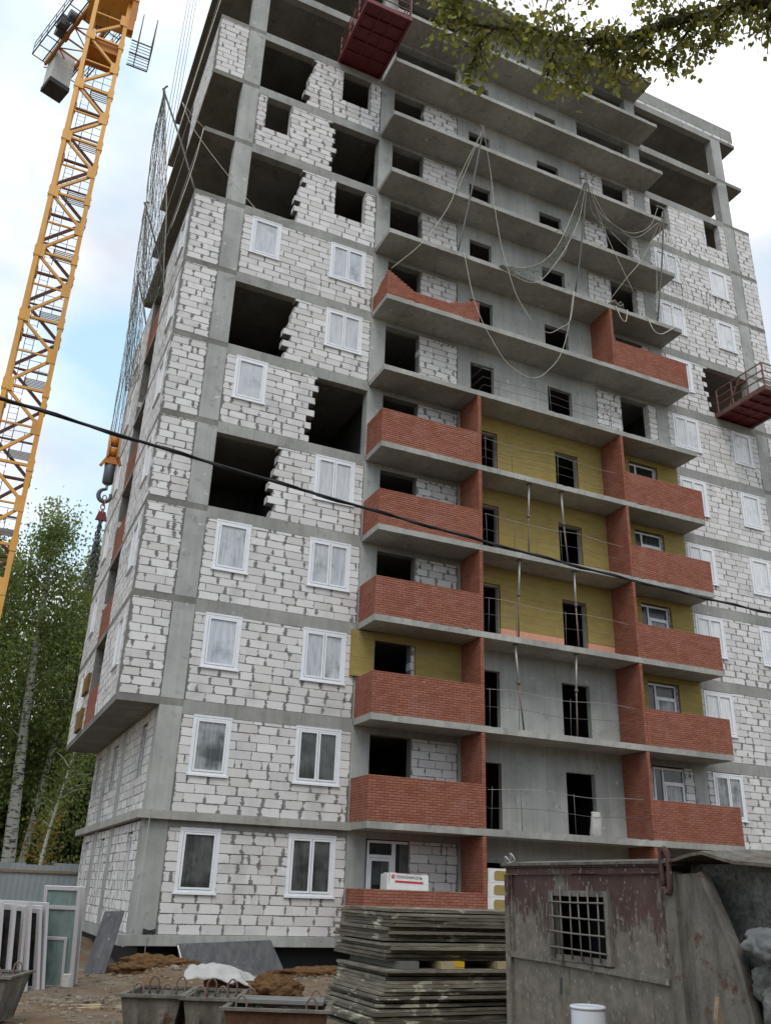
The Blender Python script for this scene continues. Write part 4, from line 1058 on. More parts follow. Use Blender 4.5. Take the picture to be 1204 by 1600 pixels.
# ladders and rest platforms inside the mast
for i, z0 in enumerate(zj):
    zz = cz(z0)
    if z0 < 12: continue
    gb = frame_mb(1.02, .9, .05, 0, .03); gb2 = MB()
    for q in range(7): gb2.box(-.2+.02, .82-.02, -.1+q*.14, -.1+q*.14+.05, zz+.95, zz+.98)
    gb2.box(-.2, -.16, -.1, .8, zz+.95, zz+.985); gb2.box(.78, .82, -.1, .8, zz+.95, zz+.985); gb2.build('rest_platform', 'grating', crane)
    for x in (-0.55, -0.15):
        MB().tube([(x, 0.1, zz+0.1), (x, 0.1, zz+3.8)], 0.018, 5).build('ladder_rail', 'steel_dark', crane)
    mb = MB()
    for q in range(12): mb.tube([(-0.55, 0.1, zz+.2+q*.3), (-0.15, 0.1, zz+.2+q*.3)], 0.012, 4)
    mb.build('ladder_rungs', 'steel_dark', crane)
    for hh in (1.45, 1.95):
        MB().tube(smooth_pts([(-0.15, -0.1, zz+hh), (0.7, -0.1, zz+hh), (0.82, 0.0, zz+hh), (0.82, 0.8, zz+hh)], 3), 0.016, 5).build('guard_bar', 'steel_dark', crane)
    for x, y in ((-0.15, -.1), (0.35, -.1), (0.82, .0), (0.82, .8)):
        MB().tube([(x, y, zz+.98), (x, y, zz+1.95)], 0.016, 5).build('guard_post', 'steel_dark', crane)
# slewing platform, turntable, cab frame
MB().box(-1.35, 1.35, -1.35, 1.35, cz(ZT), cz(ZT)+0.35).build('slewing_deck', 'crane', crane)
MB().box(1.0, 1.34, -1.3, -0.95, cz(46.6), cz(ZT)-.002).build('cab_leg', 'crane_orange', crane)
MB().tube([(0, 0, cz(ZT)+.35), (0, 0, cz(ZT)+1.0)], 1.1, 20).build('turntable', 'crane_orange', crane)
MB().box(-.78, .78, -.72, .72, cz(44.9), cz(45.6)).build('mast_head', 'crane_orange', crane)
for x in (1.75, 2.55):
    for z0 in (46.0, 47.1, 48.3): MB().bar((x, -1.2, cz(z0)), (x, 0.6, cz(z0)), 0.05).build('walkway_rail', 'steel_dark', crane)
for y in (-1.2, -.3, .6):
    MB().bar((1.35, y, cz(46.0)), (2.55, y, cz(46.0)), 0.06).build('walkway_joist', 'steel_dark', crane)
    for x in (1.75, 2.55): MB().bar((x, y, cz(46.0)), (x, y, cz(48.3)), 0.05).build('walkway_post', 'steel_dark', crane)
for q in range(9): MB().bar((1.36, -1.15+q*.21, cz(46.05)), (2.55, -1.15+q*.21, cz(46.05)), .03).build('walkway_grating', 'steel_dark', crane)
# counter-jib and jib, along one line through the mast
jd = Vector((-2.45, 6.5, 0)).normalized(); js = Vector((jd.y, -jd.x, 0)); JZ = cz(50.2)
def J(u, v, w): return jd*u + js*v + Vector((0, 0, JZ + w))
for v in (-0.75, 0.75):
    MB().bar(J(-1.5, v, 0.15), J(7.6, v, 0.15), 0.16, 0.42).build('counter_jib_girder', 'crane_orange', crane)
for i in range(7):
    u = 0.6 + i*1.05
    MB().bar(J(u, -.7, .1), J(u, .7, .1), 0.09).build('counter_jib_brace', 'crane_orange', crane)
    MB().bar(J(u, -.7 if i % 2 else .7, .1), J(u+1.05, .7 if i % 2 else -.7, .1), 0.06).build('counter_jib_brace', 'crane_orange', crane)
MB().add([J(1.0,-.66,.2), J(3.0,-.66,.2), J(3.0,.66,.2), J(1.0,.66,.2), J(1.0,-.66,.24), J(3.0,-.66,.24), J(3.0,.66,.24), J(1.0,.66,.24)], [(3,2,1,0),(4,5,6,7),(0,1,5,4),(1,2,6,5),(2,3,7,6),(3,0,4,7)]).build('deck_plate', 'wood_pale', crane)
for sgn in (-1, 1):
    for v in (0.95, 1.65):
        MB().bar(J(0.5, sgn*v, 0.15), J(7.6, sgn*v, 0.15), 0.07).build('walkway_beam', 'steel_dark', crane)
    for w in (0.7, 1.2): MB().bar(J(0.5, sgn*1.65, w), J(7.6, sgn*1.65, w), 0.04).build('walkway_rail', 'steel_dark', crane)
    for i in range(8):
        u = .5 + i*1.0142
        MB().bar(J(u, sgn*.8, .15), J(u, sgn*1.65, .15), 0.05).build('walkway_joist', 'steel_dark', crane)
        MB().bar(J(u, sgn*1.65, .15), J(u, sgn*1.65, 1.2), 0.04).build('walkway_post', 'steel_dark', crane)
def jbox(name, mat, u0, u1, v0, v1, w0, w1):
    MB().add([J(u,v,w) for w in (w0,w1) for u,v in ((u0,v0),(u1,v0),(u1,v1),(u0,v1))], [(3,2,1,0),(4,5,6,7),(0,1,5,4),(1,2,6,5),(2,3,7,6),(3,0,4,7)]).build(name, mat, crane)
jbox('counterweight', 'ballast', 6.3, 7.5, -.62, .62, -2.0, 0.6)
jbox('counterweight_foot', 'concrete_dark', 6.25, 7.55, -.66, .66, -2.35, -2.002)
MB().tube([J(3.6, -1.25, .62), J(3.6, -.55, .62)], 0.36, 12).build('winch_drum', 'steel_dark', crane)
MB().tube([J(5.2, -1.3, .6), J(5.2, -.5, .6)], 0.33, 12).build('winch_drum', 'steel_dark', crane)
jbox('winch_cabinet', 'steel_dark', 4.1, 4.7, -1.5, -.9, .18, 1.0)
for i in range(22):       # lattice jib, running out over the yard
    u = -1.5 - i*1.0
    for v in (-.6, .6):
        MB().bar(J(u, v, 1.6), J(u-1, v, 1.6), 0.12).build('jib_chord', 'crane', crane)
        MB().bar(J(u, v, 1.6), J(u-.5, 0, 2.9), 0.07).build('jib_lace', 'crane', crane); MB().bar(J(u-.5, 0, 2.9), J(u-1, v, 1.6), 0.07).build('jib_lace', 'crane', crane)
    MB().bar(J(u, 0, 2.9), J(u-1, 0, 2.9), 0.12).build('jib_chord', 'crane', crane)
MB().bar(J(0, 0, 0.2), J(-0.3, 0, 6.5), 0.5).build('tower_head', 'crane', crane)
# hook block hanging over the left facade
HX, HY = -2.60, 5.4
hook = thing('hook_block', 'orange crane hook block with black hook hanging beside the left facade', 'crane hook', (HX, HY, 14.3))
for i, dx in enumerate((-.20, -.07, .07, .20)):
    MB().tube([(dx*0.9, 0.05*(i % 2), 2.35), (dx, 0.05*(i % 2), 36.1)], 0.012, 5).build('hoist_rope', 'wire_grey', hook)
for x in (-0.16, 0.16): MB().prism([(-.22, 1.5), (.22, 1.5), (.24, 1.9), (.1, 2.5), (-.1, 2.5), (-.24, 1.9)], x-.03, x+.03, lambda a, b_, c: (c, a, b_)).build('cheek_plate', 'crane_orange', hook)
for z0 in (1.75, 2.2): MB().tube([(-.12, 0, z0), (.12, 0, z0)], 0.2, 14).build('sheave', 'crane_orange', hook)
MB().bar((-.34, 0, 1.15), (-.10, 0, 1.62), 0.1).build('side_arm', 'crane_orange', hook); MB().bar((.34, 0, 1.3), (.12, 0, 1.75), 0.1).build('side_arm', 'crane_orange', hook)
MB().box(-.2, .2, -.14, .14, 1.25, 1.52).build('crosshead', 'crane_orange', hook)
MB().tube([(0, 0, 0.45), (0, 0, 0.52), (0, 0, 1.15), (0, 0, 1.25)], [.10, .19, .19, .13], 12).build('shank_housing', 'steel_dark', hook)
MB().tube([(0, 0, .25), (0, 0, .46)], 0.05, 8).build('shank', 'zinc', hook)
pts = [(0, 0, .28)] + [(-.02 + .21*math.cos(t), 0, .02 + .24*math.sin(t)) for t in [R(a) for a in range(95, 385, 24)]]
MB().tube(smooth_pts(pts, 3), [0.05+0.03*math.sin(i/(len(smooth_pts(pts,3))-1)*math.pi) for i in range(len(smooth_pts(pts, 3)))], 8).build('hook', 'steel_dark', hook)
ch = thing('chain_sling', 'bundle of dark chain slings hanging from the crane hook', 'chain', (HX, HY, 14.1))
tor = MB(); tor.tube([(.045*math.cos(t*2*math.pi/8), 0, .07*math.sin(t*2*math.pi/8)) for t in range(8)], 0.014, 4, closed=True)
def chain(dx, dy, z0, z1, name, mat, wob, sc=1.0):
    mb = MB(); z = z0; i = 0
    while z > z1:
        q = (z0-z)/max(.01, z0-z1); a = math.pi/2*(i % 2) + .3
        ox = dx*q + wob*math.sin(q*7+dx*20); oy = dy*q
        ca, sa = math.cos(a), math.sin(a)
        mb.add([(ox+(v[0]*ca-v[1]*sa)*sc, oy+(v[0]*sa+v[1]*ca)*sc, z+v[2]*sc) for v in tor.v], tor.f, smooth=True)
        z -= .105*sc; i += 1
    mb.build(name, mat, ch)
chain(0.0, 0, .12, -.42, 'master_link_chain', 'crane_orange', .01, 1.7)
MB().prism([(-.2, -.75), (.2, -.75), (.12, -.42), (-.12, -.42)], -.05, .05, lambda a, b_, c: (a, c, b_)).build('collector', 'platform_red', ch)
for i, (dx, dy) in enumerate(((-.17, 0), (-.10, .06), (-.04, -.06), (.03, .05), (.10, -.03), (.16, .04))):
    chain(dx, dy, -.75, -3.1 + .25*(i % 3), 'chain', 'steel_dark', .025, 1.2)
    MB().tube([(dx + .09*math.cos(t), dy, -3.2+.25*(i % 3) + .11*math.sin(t)) for t in [R(a) for a in range(80, 380, 30)]], 0.026, 6).build('sling_hook', 'steel_dark', ch)

# ---------------------------------------------------------------- the overhead cable
mb = MB(); pts = []
for i in range(81):
    x = -32 + i*0.8; tt = (x + 1.5)/30
    pts.append((x, -18.72 + 0.118*(x+2.5) + 0.0024*(x+2.5)**2*0, 4.545 + 0.006*(x+1.3)**2*0.9*0.9))
mb.tube(pts, 0.0125, 8)
cb = mb.build('power_cable', 'cable_black'); tag(cb, 'thick black power cable sagging across the front of the building', 'cable')
tw = MB(); tw.tube([(p[0], p[1]+.013*math.cos(p[0]*7), p[2]+.013*math.sin(p[0]*7)) for p in smooth_pts(pts, 6)], 0.009, 6).build('strand', 'cable_black', cb)

# ---------------------------------------------------------------- fence
fe = thing('site_fence', 'blue grey corrugated steel site fence in front of the birches', 'fence', (0, 17.0, 0))
x = -26.0; i = 0
while x < 4:
    w = 1.15; h_ = 2.2 + jit(.06); prof = []
    n = 10
    for q in range(n+1): prof.append((x + q*w/n, 0.006 if q % 2 else -0.004))
    v = [(a, b_, -0.6) for a, b_ in prof] + [(a, b_, h_) for a, b_ in prof]
    v += [(a, b_+.004, -0.6) for a, b_ in prof] + [(a, b_+.004, h_) for a, b_ in prof]
    k_ = n+1
    f_ = [(q, q+1, k_+q+1, k_+q) for q in range(n)] + [(2*k_+q+1, 2*k_+q, 3*k_+q, 3*k_+q+1) for q in range(n)] + [(k_+q, k_+q+1, 3*k_+q+1, 3*k_+q) for q in range(n)]
    MB().add(v, f_).build('fence_sheet', 'fence_steel', fe)
    if i % 2 == 0: MB().box(x-.04, x+.04, .03, .11, -.6, 2.1).build('post', 'steel_rail', fe)
    x += w*0.985; i += 1
for z in (0.5, 1.85): MB().box(-26, 4, -0.075, -0.025, z, z+.10).build('rail', 'wood', fe)

# ---------------------------------------------------------------- leaning frames, boards, yard things
def lean(name, label, cat, loc, rotz, tilt, group=None):
    t = thing(name, label, cat, loc, group=group); t.rotation_euler = (R(tilt), 0, R(rotz)); return t
d = lean('window_frame', 'filmed white balcony door unit with three panes leaning upright in the mud', 'window unit', (-2.98, -3.0, g(-2.7,-3.0)-.02), -24, 13, None)
W_, H_ = 0.78, 2.02
frame_mb(W_, H_, 0.075, -0.035, 0.035).build('frame', 'pvc_filmed', d)
MB().box(.075, W_-.075, -.03, .03, 1.56, 1.63).build('transom', 'pvc_filmed', d)
MB().box(.08, W_-.08, -.005, .008, 1.63, H_-.075).build('pane', 'pane_green', d)
MB().box(.08, W_-.08, -.005, .008, 0.075, 1.56).build('pane', 'pane_green', d)
frame_mb(0.50, 1.0, 0.055, -0.085, -0.04, .10, .02).build('sash', 'pvc_filmed', d)
MB().box(.16, .54, -.07, -.06, 0.07, .96).build('pane', 'pane_green', d)
MB().box(.58, .74, -.09, -.038, 0.0, .30).build('cover_board', 'foam_white', d)
d2 = lean('window_frame', 'narrow filmed frame standing behind the three pane door unit', 'window unit', (-2.55, -2.72, g(-2.5,-2.7)-.02), -24, 12); frame_mb(.45, 2.0, .07, -.03, .03).build('frame', 'pvc_filmed', d2); MB().box(.075, .375, -.005, .005, .07, 1.93).build('pane', 'pane_dark', d2)
for i in range(7):
    x = -4.35 + i*0.125 + jit(.03); y = -3.2 + i*0.10 + jit(.08)
    o = lean('window_frame', ['dusty white frame at the outer end of the leaning row', 'second dusty frame of the leaning row', 'third dusty frame of the leaning row', 'middle dusty frame of the leaning row', 'fifth dusty frame of the leaning row', 'tall dusty frame near the end of the leaning row', 'last dusty frame of the row before the wrapped pair'][i], 'window unit', (x, y, g(x, y)-.02), -62+i*1.5+jit(5), 6+i*.6+jit(2), 'dusty window frames leaning in a row')
    frame_mb(1.3, 1.66 - (i % 3)*.05, .09, -.035, .035).build('frame', 'pvc_filmed', o)
    MB().box(.6, .68, -.03, .03, .09, 1.5).build('mullion', 'pvc_filmed', o)
    MB().box(.1, 1.2, .0, .008, .09, 1.5).build('pane', 'pane_dark', o)
for i in range(3):
    x = -3.42 + i*.16; y = -2.55 + i*.12
    o = lean('window_frame', ['wrapped frame nearest the dusty row', 'wrapped frame between its two fellows', 'wrapped frame nearest the three pane door unit'][i] + ', cloudy plastic over it', 'window unit', (x, y, g(x,y)-.02), -50+8*i, 12+3*i, 'plastic wrapped frames')
    frame_mb(.8, 1.25, .08, -.03, .03).build('frame', 'pvc_filmed', o); MB().box(-.01, .81, -.05, -.035, 0, 1.26).build('plastic_wrap', 'pane_mixed', o)
o = lean('window_frame', 'white slanted frame cut by the edge of the picture, propped on the dusty row', 'window unit', (-4.62, -3.9, g(-4.6,-3.9)-.02), -20, 14); frame_mb(.75, 1.5, .09, -.035, .035).build('frame', 'pvc', o); MB().box(.09, .66, -.004, .004, .09, 1.41).build('pane', 'pane_dark', o)
st = MB(); st.bar((-4.45, -4.3, 0.34), (-3.42, -3.72, 0.46), 0.02, 0.09); o = st.build('strap', 'strap_orange'); tag(o, 'orange strap tied across the dusty window frames', 'strap')
bo = thing('board', 'dark weathered board leaning steeply against the left wall', 'board', (0,0,0))
bo_pts = [(-1.34, -1.22, -.46), (-1.74, -1.05, -.40), (-1.62, -1.62, 0.90), (-1.20, -1.85, 0.94)]
bo_pts = [(-1.34, -1.3, -.47), (-1.76, -0.95, -.44), (-1.42, -0.62, 0.93), (-1.00, -0.9, 0.96)]
nrm = (Vector(bo_pts[1])-Vector(bo_pts[0])).cross(Vector(bo_pts[3])-Vector(bo_pts[0])).normalized()*0.025
MB().add([Vector(p) for p in bo_pts] + [Vector(p)+nrm for p in bo_pts], [(3,2,1,0),(4,5,6,7),(0,1,5,4),(1,2,6,5),(2,3,7,6),(3,0,4,7)]).build('plank', 'film_board', bo)
MB().bar(Vector(bo_pts[0])+nrm*1.3+Vector((-.1,.08,.1)), Vector(bo_pts[3])+nrm*1.3+Vector((-.12,.08,-.1)), .05, .02).build('batten', 'film_board', bo)
pn = thing('board', 'wide dark film faced panel leaning on the plinth behind the white tarpaulin', 'board', (0,0,0))
pp = [(0.70, -0.78, -.62), (3.40, -0.74, -.56), (3.02, -0.26, 0.31), (0.52, -0.28, 0.20)]
nrm = Vector((0, .02, .008))
MB().add([Vector(p) for p in pp] + [Vector(p)+nrm for p in pp], [(3,2,1,0),(4,5,6,7),(0,1,5,4),(1,2,6,5),(2,3,7,6),(3,0,4,7)]).build('sheet', 'film_board', pn)
MB().bar(Vector(pp[0])+Vector((.03,-.012,.1)), Vector(pp[3])+Vector((.03,-.012,-.02)), .03, .015).build('edge_strip', 'foam_white', pn)
# pallet of bricks under a white tarpaulin
pz = -0.02
pal = thing('pallet', 'wooden pallet of bricks under a white tarpaulin', 'pallet', (-0.42, -8.42, g(-.42,-8.42)), R(-22))
for i in range(5): MB().box(-.55, .55, -.4+i*.18, -.28+i*.18, .22, .245).build('deck_plank', 'wood', pal)
for x in (-.5, -.05, .4): MB().box(x, x+.1, -.4, .44, -.05, .218).build('bearer', 'wood', pal)
mbk = MB().box(0,.24,0,.115,0,.065).mesh('loose_brick', 'brick')
zz = g(-.42,-8.42)
for i in range(10):
    o = ob('brick', mbk, None, (-.42 + (-.42+.26*(i % 4))*math.cos(R(-22)), -8.42 + (-.42+.26*(i % 4))*math.sin(R(-22)) - .18 + .01*i, zz + .248 + .068*(i//4)), rot=(0,0,R(-22+jit(8))))
    tag(o, 'red brick piled on the pallet under the white tarpaulin', 'brick', 'bricks piled on the pallet')
tar = bpy.data.meshes.new('tarpaulin'); NX, NY = 44, 26; tv = []
for j in range(NY):
    for i in range(NX):
        u, v = i/(NX-1), j/(NY-1)
        x = -.68 + 1.5*u; y = -.52 + .95*v
        hgt = .25*math.exp(-((u-.34)/.42)**4)*(1-abs(v-.52)**2*2.6) + .10*(1-u)
        hgt += .10*mnoise.noise((u*5, v*3, 2.2)) + .06*mnoise.noise((u*12+v*6, v*7, 8.2))
        hgt = max(hgt, 0.14*math.exp(-((u-.9)/.12)**2)*(1.2*v+.2)) + .10
        x += .05*mnoise.noise((u*6, v*6, 1.0)); y += .05*mnoise.noise((u*6, v*6, 5.0))
        tv.append((x, y, hgt))
tar.from_pydata(tv, [], [(j*NX+i, j*NX+i+1, (j+1)*NX+i+1, (j+1)*NX+i) for j in range(NY-1) for i in range(NX-1)])
tar.materials.append(M['sack']); tar.polygons.foreach_set('use_smooth', [True]*len(tar.polygons))
to = ob('tarpaulin', tar, None, (-0.42, -8.42, zz+.17), rot=(0, 0, R(-22))); sm = to.modifiers.new('thick', 'SOLIDIFY'); sm.thickness = 0.008
tag(to, 'crumpled white tarpaulin draped over the brick pallet', 'tarpaulin')
o = thing('foam_block', 'small salmon pink foam block lying before the brick pallet', 'block', (-0.78, -8.6, g(-.78,-8.6)), R(-15)); MB().box(-.13, .13, -.09, .09, 0, .12).build('body', 'xps_pink', o)
blob('soil_heap', 'clay', None, .55, .42, .28, 4, 0.30, 5, 2.6, (0.25, -8.9, g(.25,-8.9)+.12), kind=None); tag(bpy.context.scene.objects['soil_heap'], 'heap of brown soil beside the white tarpaulin', 'soil heap')
o = blob('soil_heap', 'clay', None, 1.0, .55, .30, 9, 0.32, 5, 2.6, (-.15, -1.25, g(-.15,-1.25)-.02)); tag(o, 'brown soil heap against the dark basement at the building corner', 'soil heap')
o = blob('soil_heap', 'clay', None, 1.2, .5, .22, 14, 0.32, 5, 2.6, (3.6, -2.2, g(3.6,-2.2)+.02)); tag(o, 'low brown soil heap between the dark panel and the board stacks', 'soil heap')
for i, (x, y, a, l, w) in enumerate(((-3.0, -9.2, 18, .9, .07), (-2.6, -8.2, 8, .35, .12), (-1.75, -9.4, 12, .3, .1), (-2.0, -8.0, -10, .25, .08), (-1.45, -8.9, 25, .4, .06))):
    o = thing('plank', ['long thin pale lath lying in the mud left of the tubs', 'short flat offcut in the mud middle', 'small offcut near the left tub rim', 'tiny splinter board farther up the mud', 'thin stick beside the grey tubs'][i], 'plank', (x, y, g(x,y)+.015), R(a)); MB().box(-l/2, l/2, -w/2, w/2, 0, .022).build('board', 'wood_pale', o)

# concrete tubs
def tub(loc, rotz, w, l, h, label, mat, cover=False):
    t = thing('concrete_tub', label, 'tub', loc, R(rotz), 'steel tubs for concrete')
    tp = .10; th = .012
    def ring(x, y, z): return [(-x, -y, z), (x, -y, z), (x, y, z), (-x, y, z)]
    v = ring(w/2-tp, l/2-tp, 0) + ring(w/2, l/2, h) + ring(w/2-th, l/2-th, h) + ring(w/2-tp-th, l/2-tp-th, .02)
    f = [(3,2,1,0)] + [(i, (i+1)%4, 4+(i+1)%4, 4+i) for i in range(4)] + [(4+i, 4+(i+1)%4, 8+(i+1)%4, 8+i) for i in range(4)] + [(8+i, 8+(i+1)%4, 12+(i+1)%4, 12+i) for i in range(4)] + [(12,13,14,15)]
    MB().add(v, f).build('shell', mat, t)
    rm = MB()
    for y in (-l/2, l/2): rm.box(-w/2-.05, w/2+.05, y-.03, y+.03, h-.012, h+.014)
    for x in (-w/2, w/2): rm.box(x-.03, x+.03, -l/2+.031, l/2-.031, h-.010, h+.012)
    rm.build('rim', 'tub', t)
    res = []
    n = 16
    for j in range(n):
        for i in range(n):
            u, q = i/(n-1), j/(n-1); e = min(u, 1-u, q, 1-q)
            res.append(((u-.5)*(w-.03), (q-.5)*(l-.03), h-.05 - .16*min(1, e*5) + .03*mnoise.noise((u*6+loc[0], q*6, 1))))
    MB().add(res, [(j*n+i, j*n+i+1, (j+1)*n+i+1, (j+1)*n+i) for j in range(n-1) for i in range(n-1)]).build('concrete_residue', 'residue', t)
    for x, y in ((-w/2+.16, -l/2+.06), (w/2-.16, -l/2+.06), (-w/2+.16, l/2-.06), (w/2-.16, l/2-.06)):
        MB().tube(smooth_pts([(x-.045, y, h-.06), (x-.05, y, h+.06), (x, y, h+.115), (x+.05, y, h+.06), (x+.045, y, h-.06)], 4), .011, 6).build('lifting_loop', 'steel_prop', t)
    for x in (-w*.22, w*.2): MB().box(x-.03, x+.03, -l/2-.028+tp*.5, -l/2+tp*.5+.03, .03, h-.08).build('stiffener', mat, t)
    if cover: MB().box(-w/2+.08, w/2-.06, -.05, l/2-.08, h+.016, h+.05).build('lid_plank', 'concrete_grey', t)
    return t
tub((-2.78, -14.15, -.02), -23, .62, .95, .54, 'grey steel tub, leftmost of the three standing together', 'tub')
tub((-2.22, -14.40, -.02), -23, .55, .95, .53, 'grey steel tub squeezed between the left tub and the rusty tub', 'tub')
tub((-1.75, -15.15, -.03), -24, 1.02, .85, .51, 'rusty steel tub in front of the two grey tubs', 'tub_rust', True)
tub((-4.55, -11.75, -.0), -22, 1.05, .9, .50, 'lone grey tub cut by the left edge of the picture', 'tub')

# ---------------------------------------------------------------- stacks of formwork boards
SG = 'formwork boards stacked before the lowest balcony'
ORDN = ['', 'second ', 'third ', 'fourth ', 'fifth ', 'sixth ', 'seventh ']
def sheets(z0, n, th, x0, y0, w, l, tier, spread):
    z = z0
    for i in range(n):
        gap = .005 + (.016*rnd.random() if rnd.random() < .45 else 0)
        dx = spread(i/(n-1)); a = jit(.012)
        o = thing('formwork_board', (ORDN[i] + 'lowest' if i < (n+1)//2 else ORDN[n-1-i] + 'topmost').capitalize() + {'u': ' grey formwork board of the upper stack, above the timber spacers', 'm': ' dark formwork board of the middle stack, just below the timber spacers', 'l': ' skewed dark board of the messy bottom stack on the mud'}[tier], 'board', (x0+dx+jit(.05), y0+jit(.06), z), a, SG + {'u': ', upper stack', 'm': ', middle stack', 'l': ', lowest stack'}[tier])
        q = MB(); nn = 8
        ed = [jit(.018) for _ in range(nn+1)]
        poly = [(w*k_/nn, ed[k_]) for k_ in range(nn+1)] + [(w, l), (0+jit(.01), l)]
        q.prism(poly, 0, th); q.build('panel', 'sheet', o)
        z += th + gap
    return z
BX, BY = -0.47, -15.06
zl = sheets(g(0.5,-14.5)+.02, 7, .025, BX-.05, BY-.08, 2.4, 1.45, 'l', lambda t: .22*math.sin(t*5)-.02)
zl = sheets(max(zl, .24), 14, .030, BX-.12, BY-.04, 2.44, 1.5, 'm', lambda t: -.20*(1-t)**2 + .06)
z_gap = zl
for i, (x, c_) in enumerate(((-.28, 'foam_white'), (.30, 'wood_pale'), (1.05, 'wood_pale'), (1.7, 'wood_pale'))):
    o = thing('timber_spacer', ['pale grey spacer at the left end under the upper board stack', 'timber spacer with the yellow painted end under the upper board stack', 'pale timber spacer beside the wagon under the upper board stack', 'timber spacer hidden farthest right under the upper board stack'][i], 'timber', (x, BY-.06, zl))
    MB().box(-.15 if i else -.1, .15, 0, 1.4, 0, .075).build('beam', c_ if i else 'concrete_grey', o)
    if i == 1: MB().box(.03, .152, -.004, .12, .018, .0765).build('painted_end', 'yellow_paint', o)
zu = sheets(zl+.077, 14, .031, BX-.02, BY, 2.44, 1.5, 'u', lambda t: -.04*(1-t)+.05*t)

# ---------------------------------------------------------------- rusty site wagon (long side along -Y, camera sees that side)
WX, WY = 0.2016, -16.517
wg = thing('site_wagon', 'rusty metal site wagon with barred window and torn open end', 'wagon', (WX, WY, 0.0), math.atan2(-0.99944, 0.03343))
# local: x = along the side towards the camera, y = inward is +y?  world n (outward) = (-.999,-.033)
def wl(mb, name, mat): return mb.build(name, mat, wg)
YO = 1     # local +y points along rotated (+x world) -> inward
ZB = 0.02
# side wall with a window hole
def wall_l(x0, x1, z0, z1, hole, y0, y1):
    o = MB(); hx0, hx1, hz0, hz1 = hole
    o.box(x0, hx0, y0, y1, z0, z1); o.box(hx1, x1, y0, y1, z0, z1); o.box(hx0, hx1, y0, y1, z0, hz0); o.box(hx0, hx1, y0, y1, hz1, z1); return o
wl(wall_l(0.0, 2.28, ZB, 1.80, (.80, 1.50, 1.10, 1.62), 0.0, .05), 'side_wall', 'rusty')
mb = MB(); mb.prism([(2.41, ZB), (3.05, ZB), (3.03, .81), (2.945, 1.211), (2.829, 1.465), (2.66, 1.81), (2.41, 1.80)], .004, .05, lambda a, b_, c: (a, c, b_)); wl(mb, 'end_plate', 'tub')
mb = MB(); mb.prism([(3.05, ZB), (3.09, ZB), (3.07, .81), (2.985, 1.22), (2.869, 1.475), (2.70, 1.82), (2.66, 1.81), (2.829, 1.465), (2.945, 1.211), (3.03, .81)], -.02, .06, lambda a, b_, c: (a, c, b_)); wl(mb, 'cut_edge_trim', 'tub')
wl(MB().box(-.02, 2.28, -.03, .06, 1.805, 1.86), 'top_rail', 'rusty')
wl(MB().box(-.04, 2.42, -.05, .10, 1.862, 1.90), 'eaves_angle', 'rusty')
wl(MB().box(-.045, .035, -.035, .06, ZB, 1.80), 'corner_post', 'rusty')
wl(MB().box(2.28, 2.41, -.035, .055, ZB, 1.82), 'door_post', 'tub')
wl(MB().tube(smooth_pts([(2.31, -.055, 1.70), (2.305, -.055, 1.93), (2.345, -.055, 2.0), (2.385, -.055, 1.93), (2.38, -.055, 1.70), (2.345, -.055, 1.66), (2.31, -.055, 1.70)], 4), .022, 8), 'lifting_eye', 'rusty')
wl(MB().bar((0.0, -.02, 1.06), (.80, -.02, 1.05), .03, .05), 'batten', 'rusty'); wl(MB().bar((.80, -.02, 1.045), (2.26, -.02, 1.0), .03, .045), 'batten', 'rusty')
wl(MB().box(.04, .07, -.02, -.001, 1.07, 1.80), 'seam_strip', 'rusty')
f = frame_mb(.86, .60, .05, -.045, .03, .72, 1.06); wl(f, 'window_frame', 'tub')
gr = MB()
for i in range(6): gr.tube([(.79 + i*.134 + jit(.01), -.055, 1.02 if i in (1, 4) else 1.08), (.79 + i*.134 + jit(.01), -.055, 1.70 if i in (1, 4) else 1.64)], .008, 5)
for i in range(4): gr.tube(smooth_pts([(.74, -.06, 1.17+i*.13+jit(.01)), (1.1, -.06, 1.165+i*.13), (1.54, -.06, 1.16+i*.13+jit(.012))], 3), .008, 5)
wl(gr, 'window_bars', 'bar_steel')
wl(MB().box(.0, 2.5, .42, .46, ZB, 1.79), 'inner_wall', 'bitumen')  # colour blackened to stand in for the unlit inside behind the window bars
wl(MB().box(0.0, 3.1, 1.75, 1.80, ZB, 1.90), 'far_wall', 'tub')
wl(MB().box(-.03, .0, .05, 1.80, ZB, 1.80), 'end_wall', 'rusty')
# roof sheet with a torn, bent free end
rv = []; NR = 26
for j in range(6):
    for i in range(NR):
        u, v = i/(NR-1), j/5
        x = -.06 + 3.95*u; y = -.07 + 1.92*v
        z = 1.905 + .06*math.sin(v*math.pi)
        if x > 2.35: z += .07*math.exp(-((x-2.72)/.2)**2)*(1-v*.7) - .05*max(0, x-2.75) + .012*mnoise.noise((x*9, y*3, 0))
        rv.append((x, y + (.04*mnoise.noise((x*7, 3, 1)) if x > 2.5 and j == 0 else 0), z))
rf = [(j*NR+i, j*NR+i+1, (j+1)*NR+i+1, (j+1)*NR+i) for j in range(5) for i in range(NR-1)]
ro = MB().add(rv, rf).build('roof', 'tub', wg); s_ = ro.modifiers.new('t', 'SOLIDIFY'); s_.thickness = .025
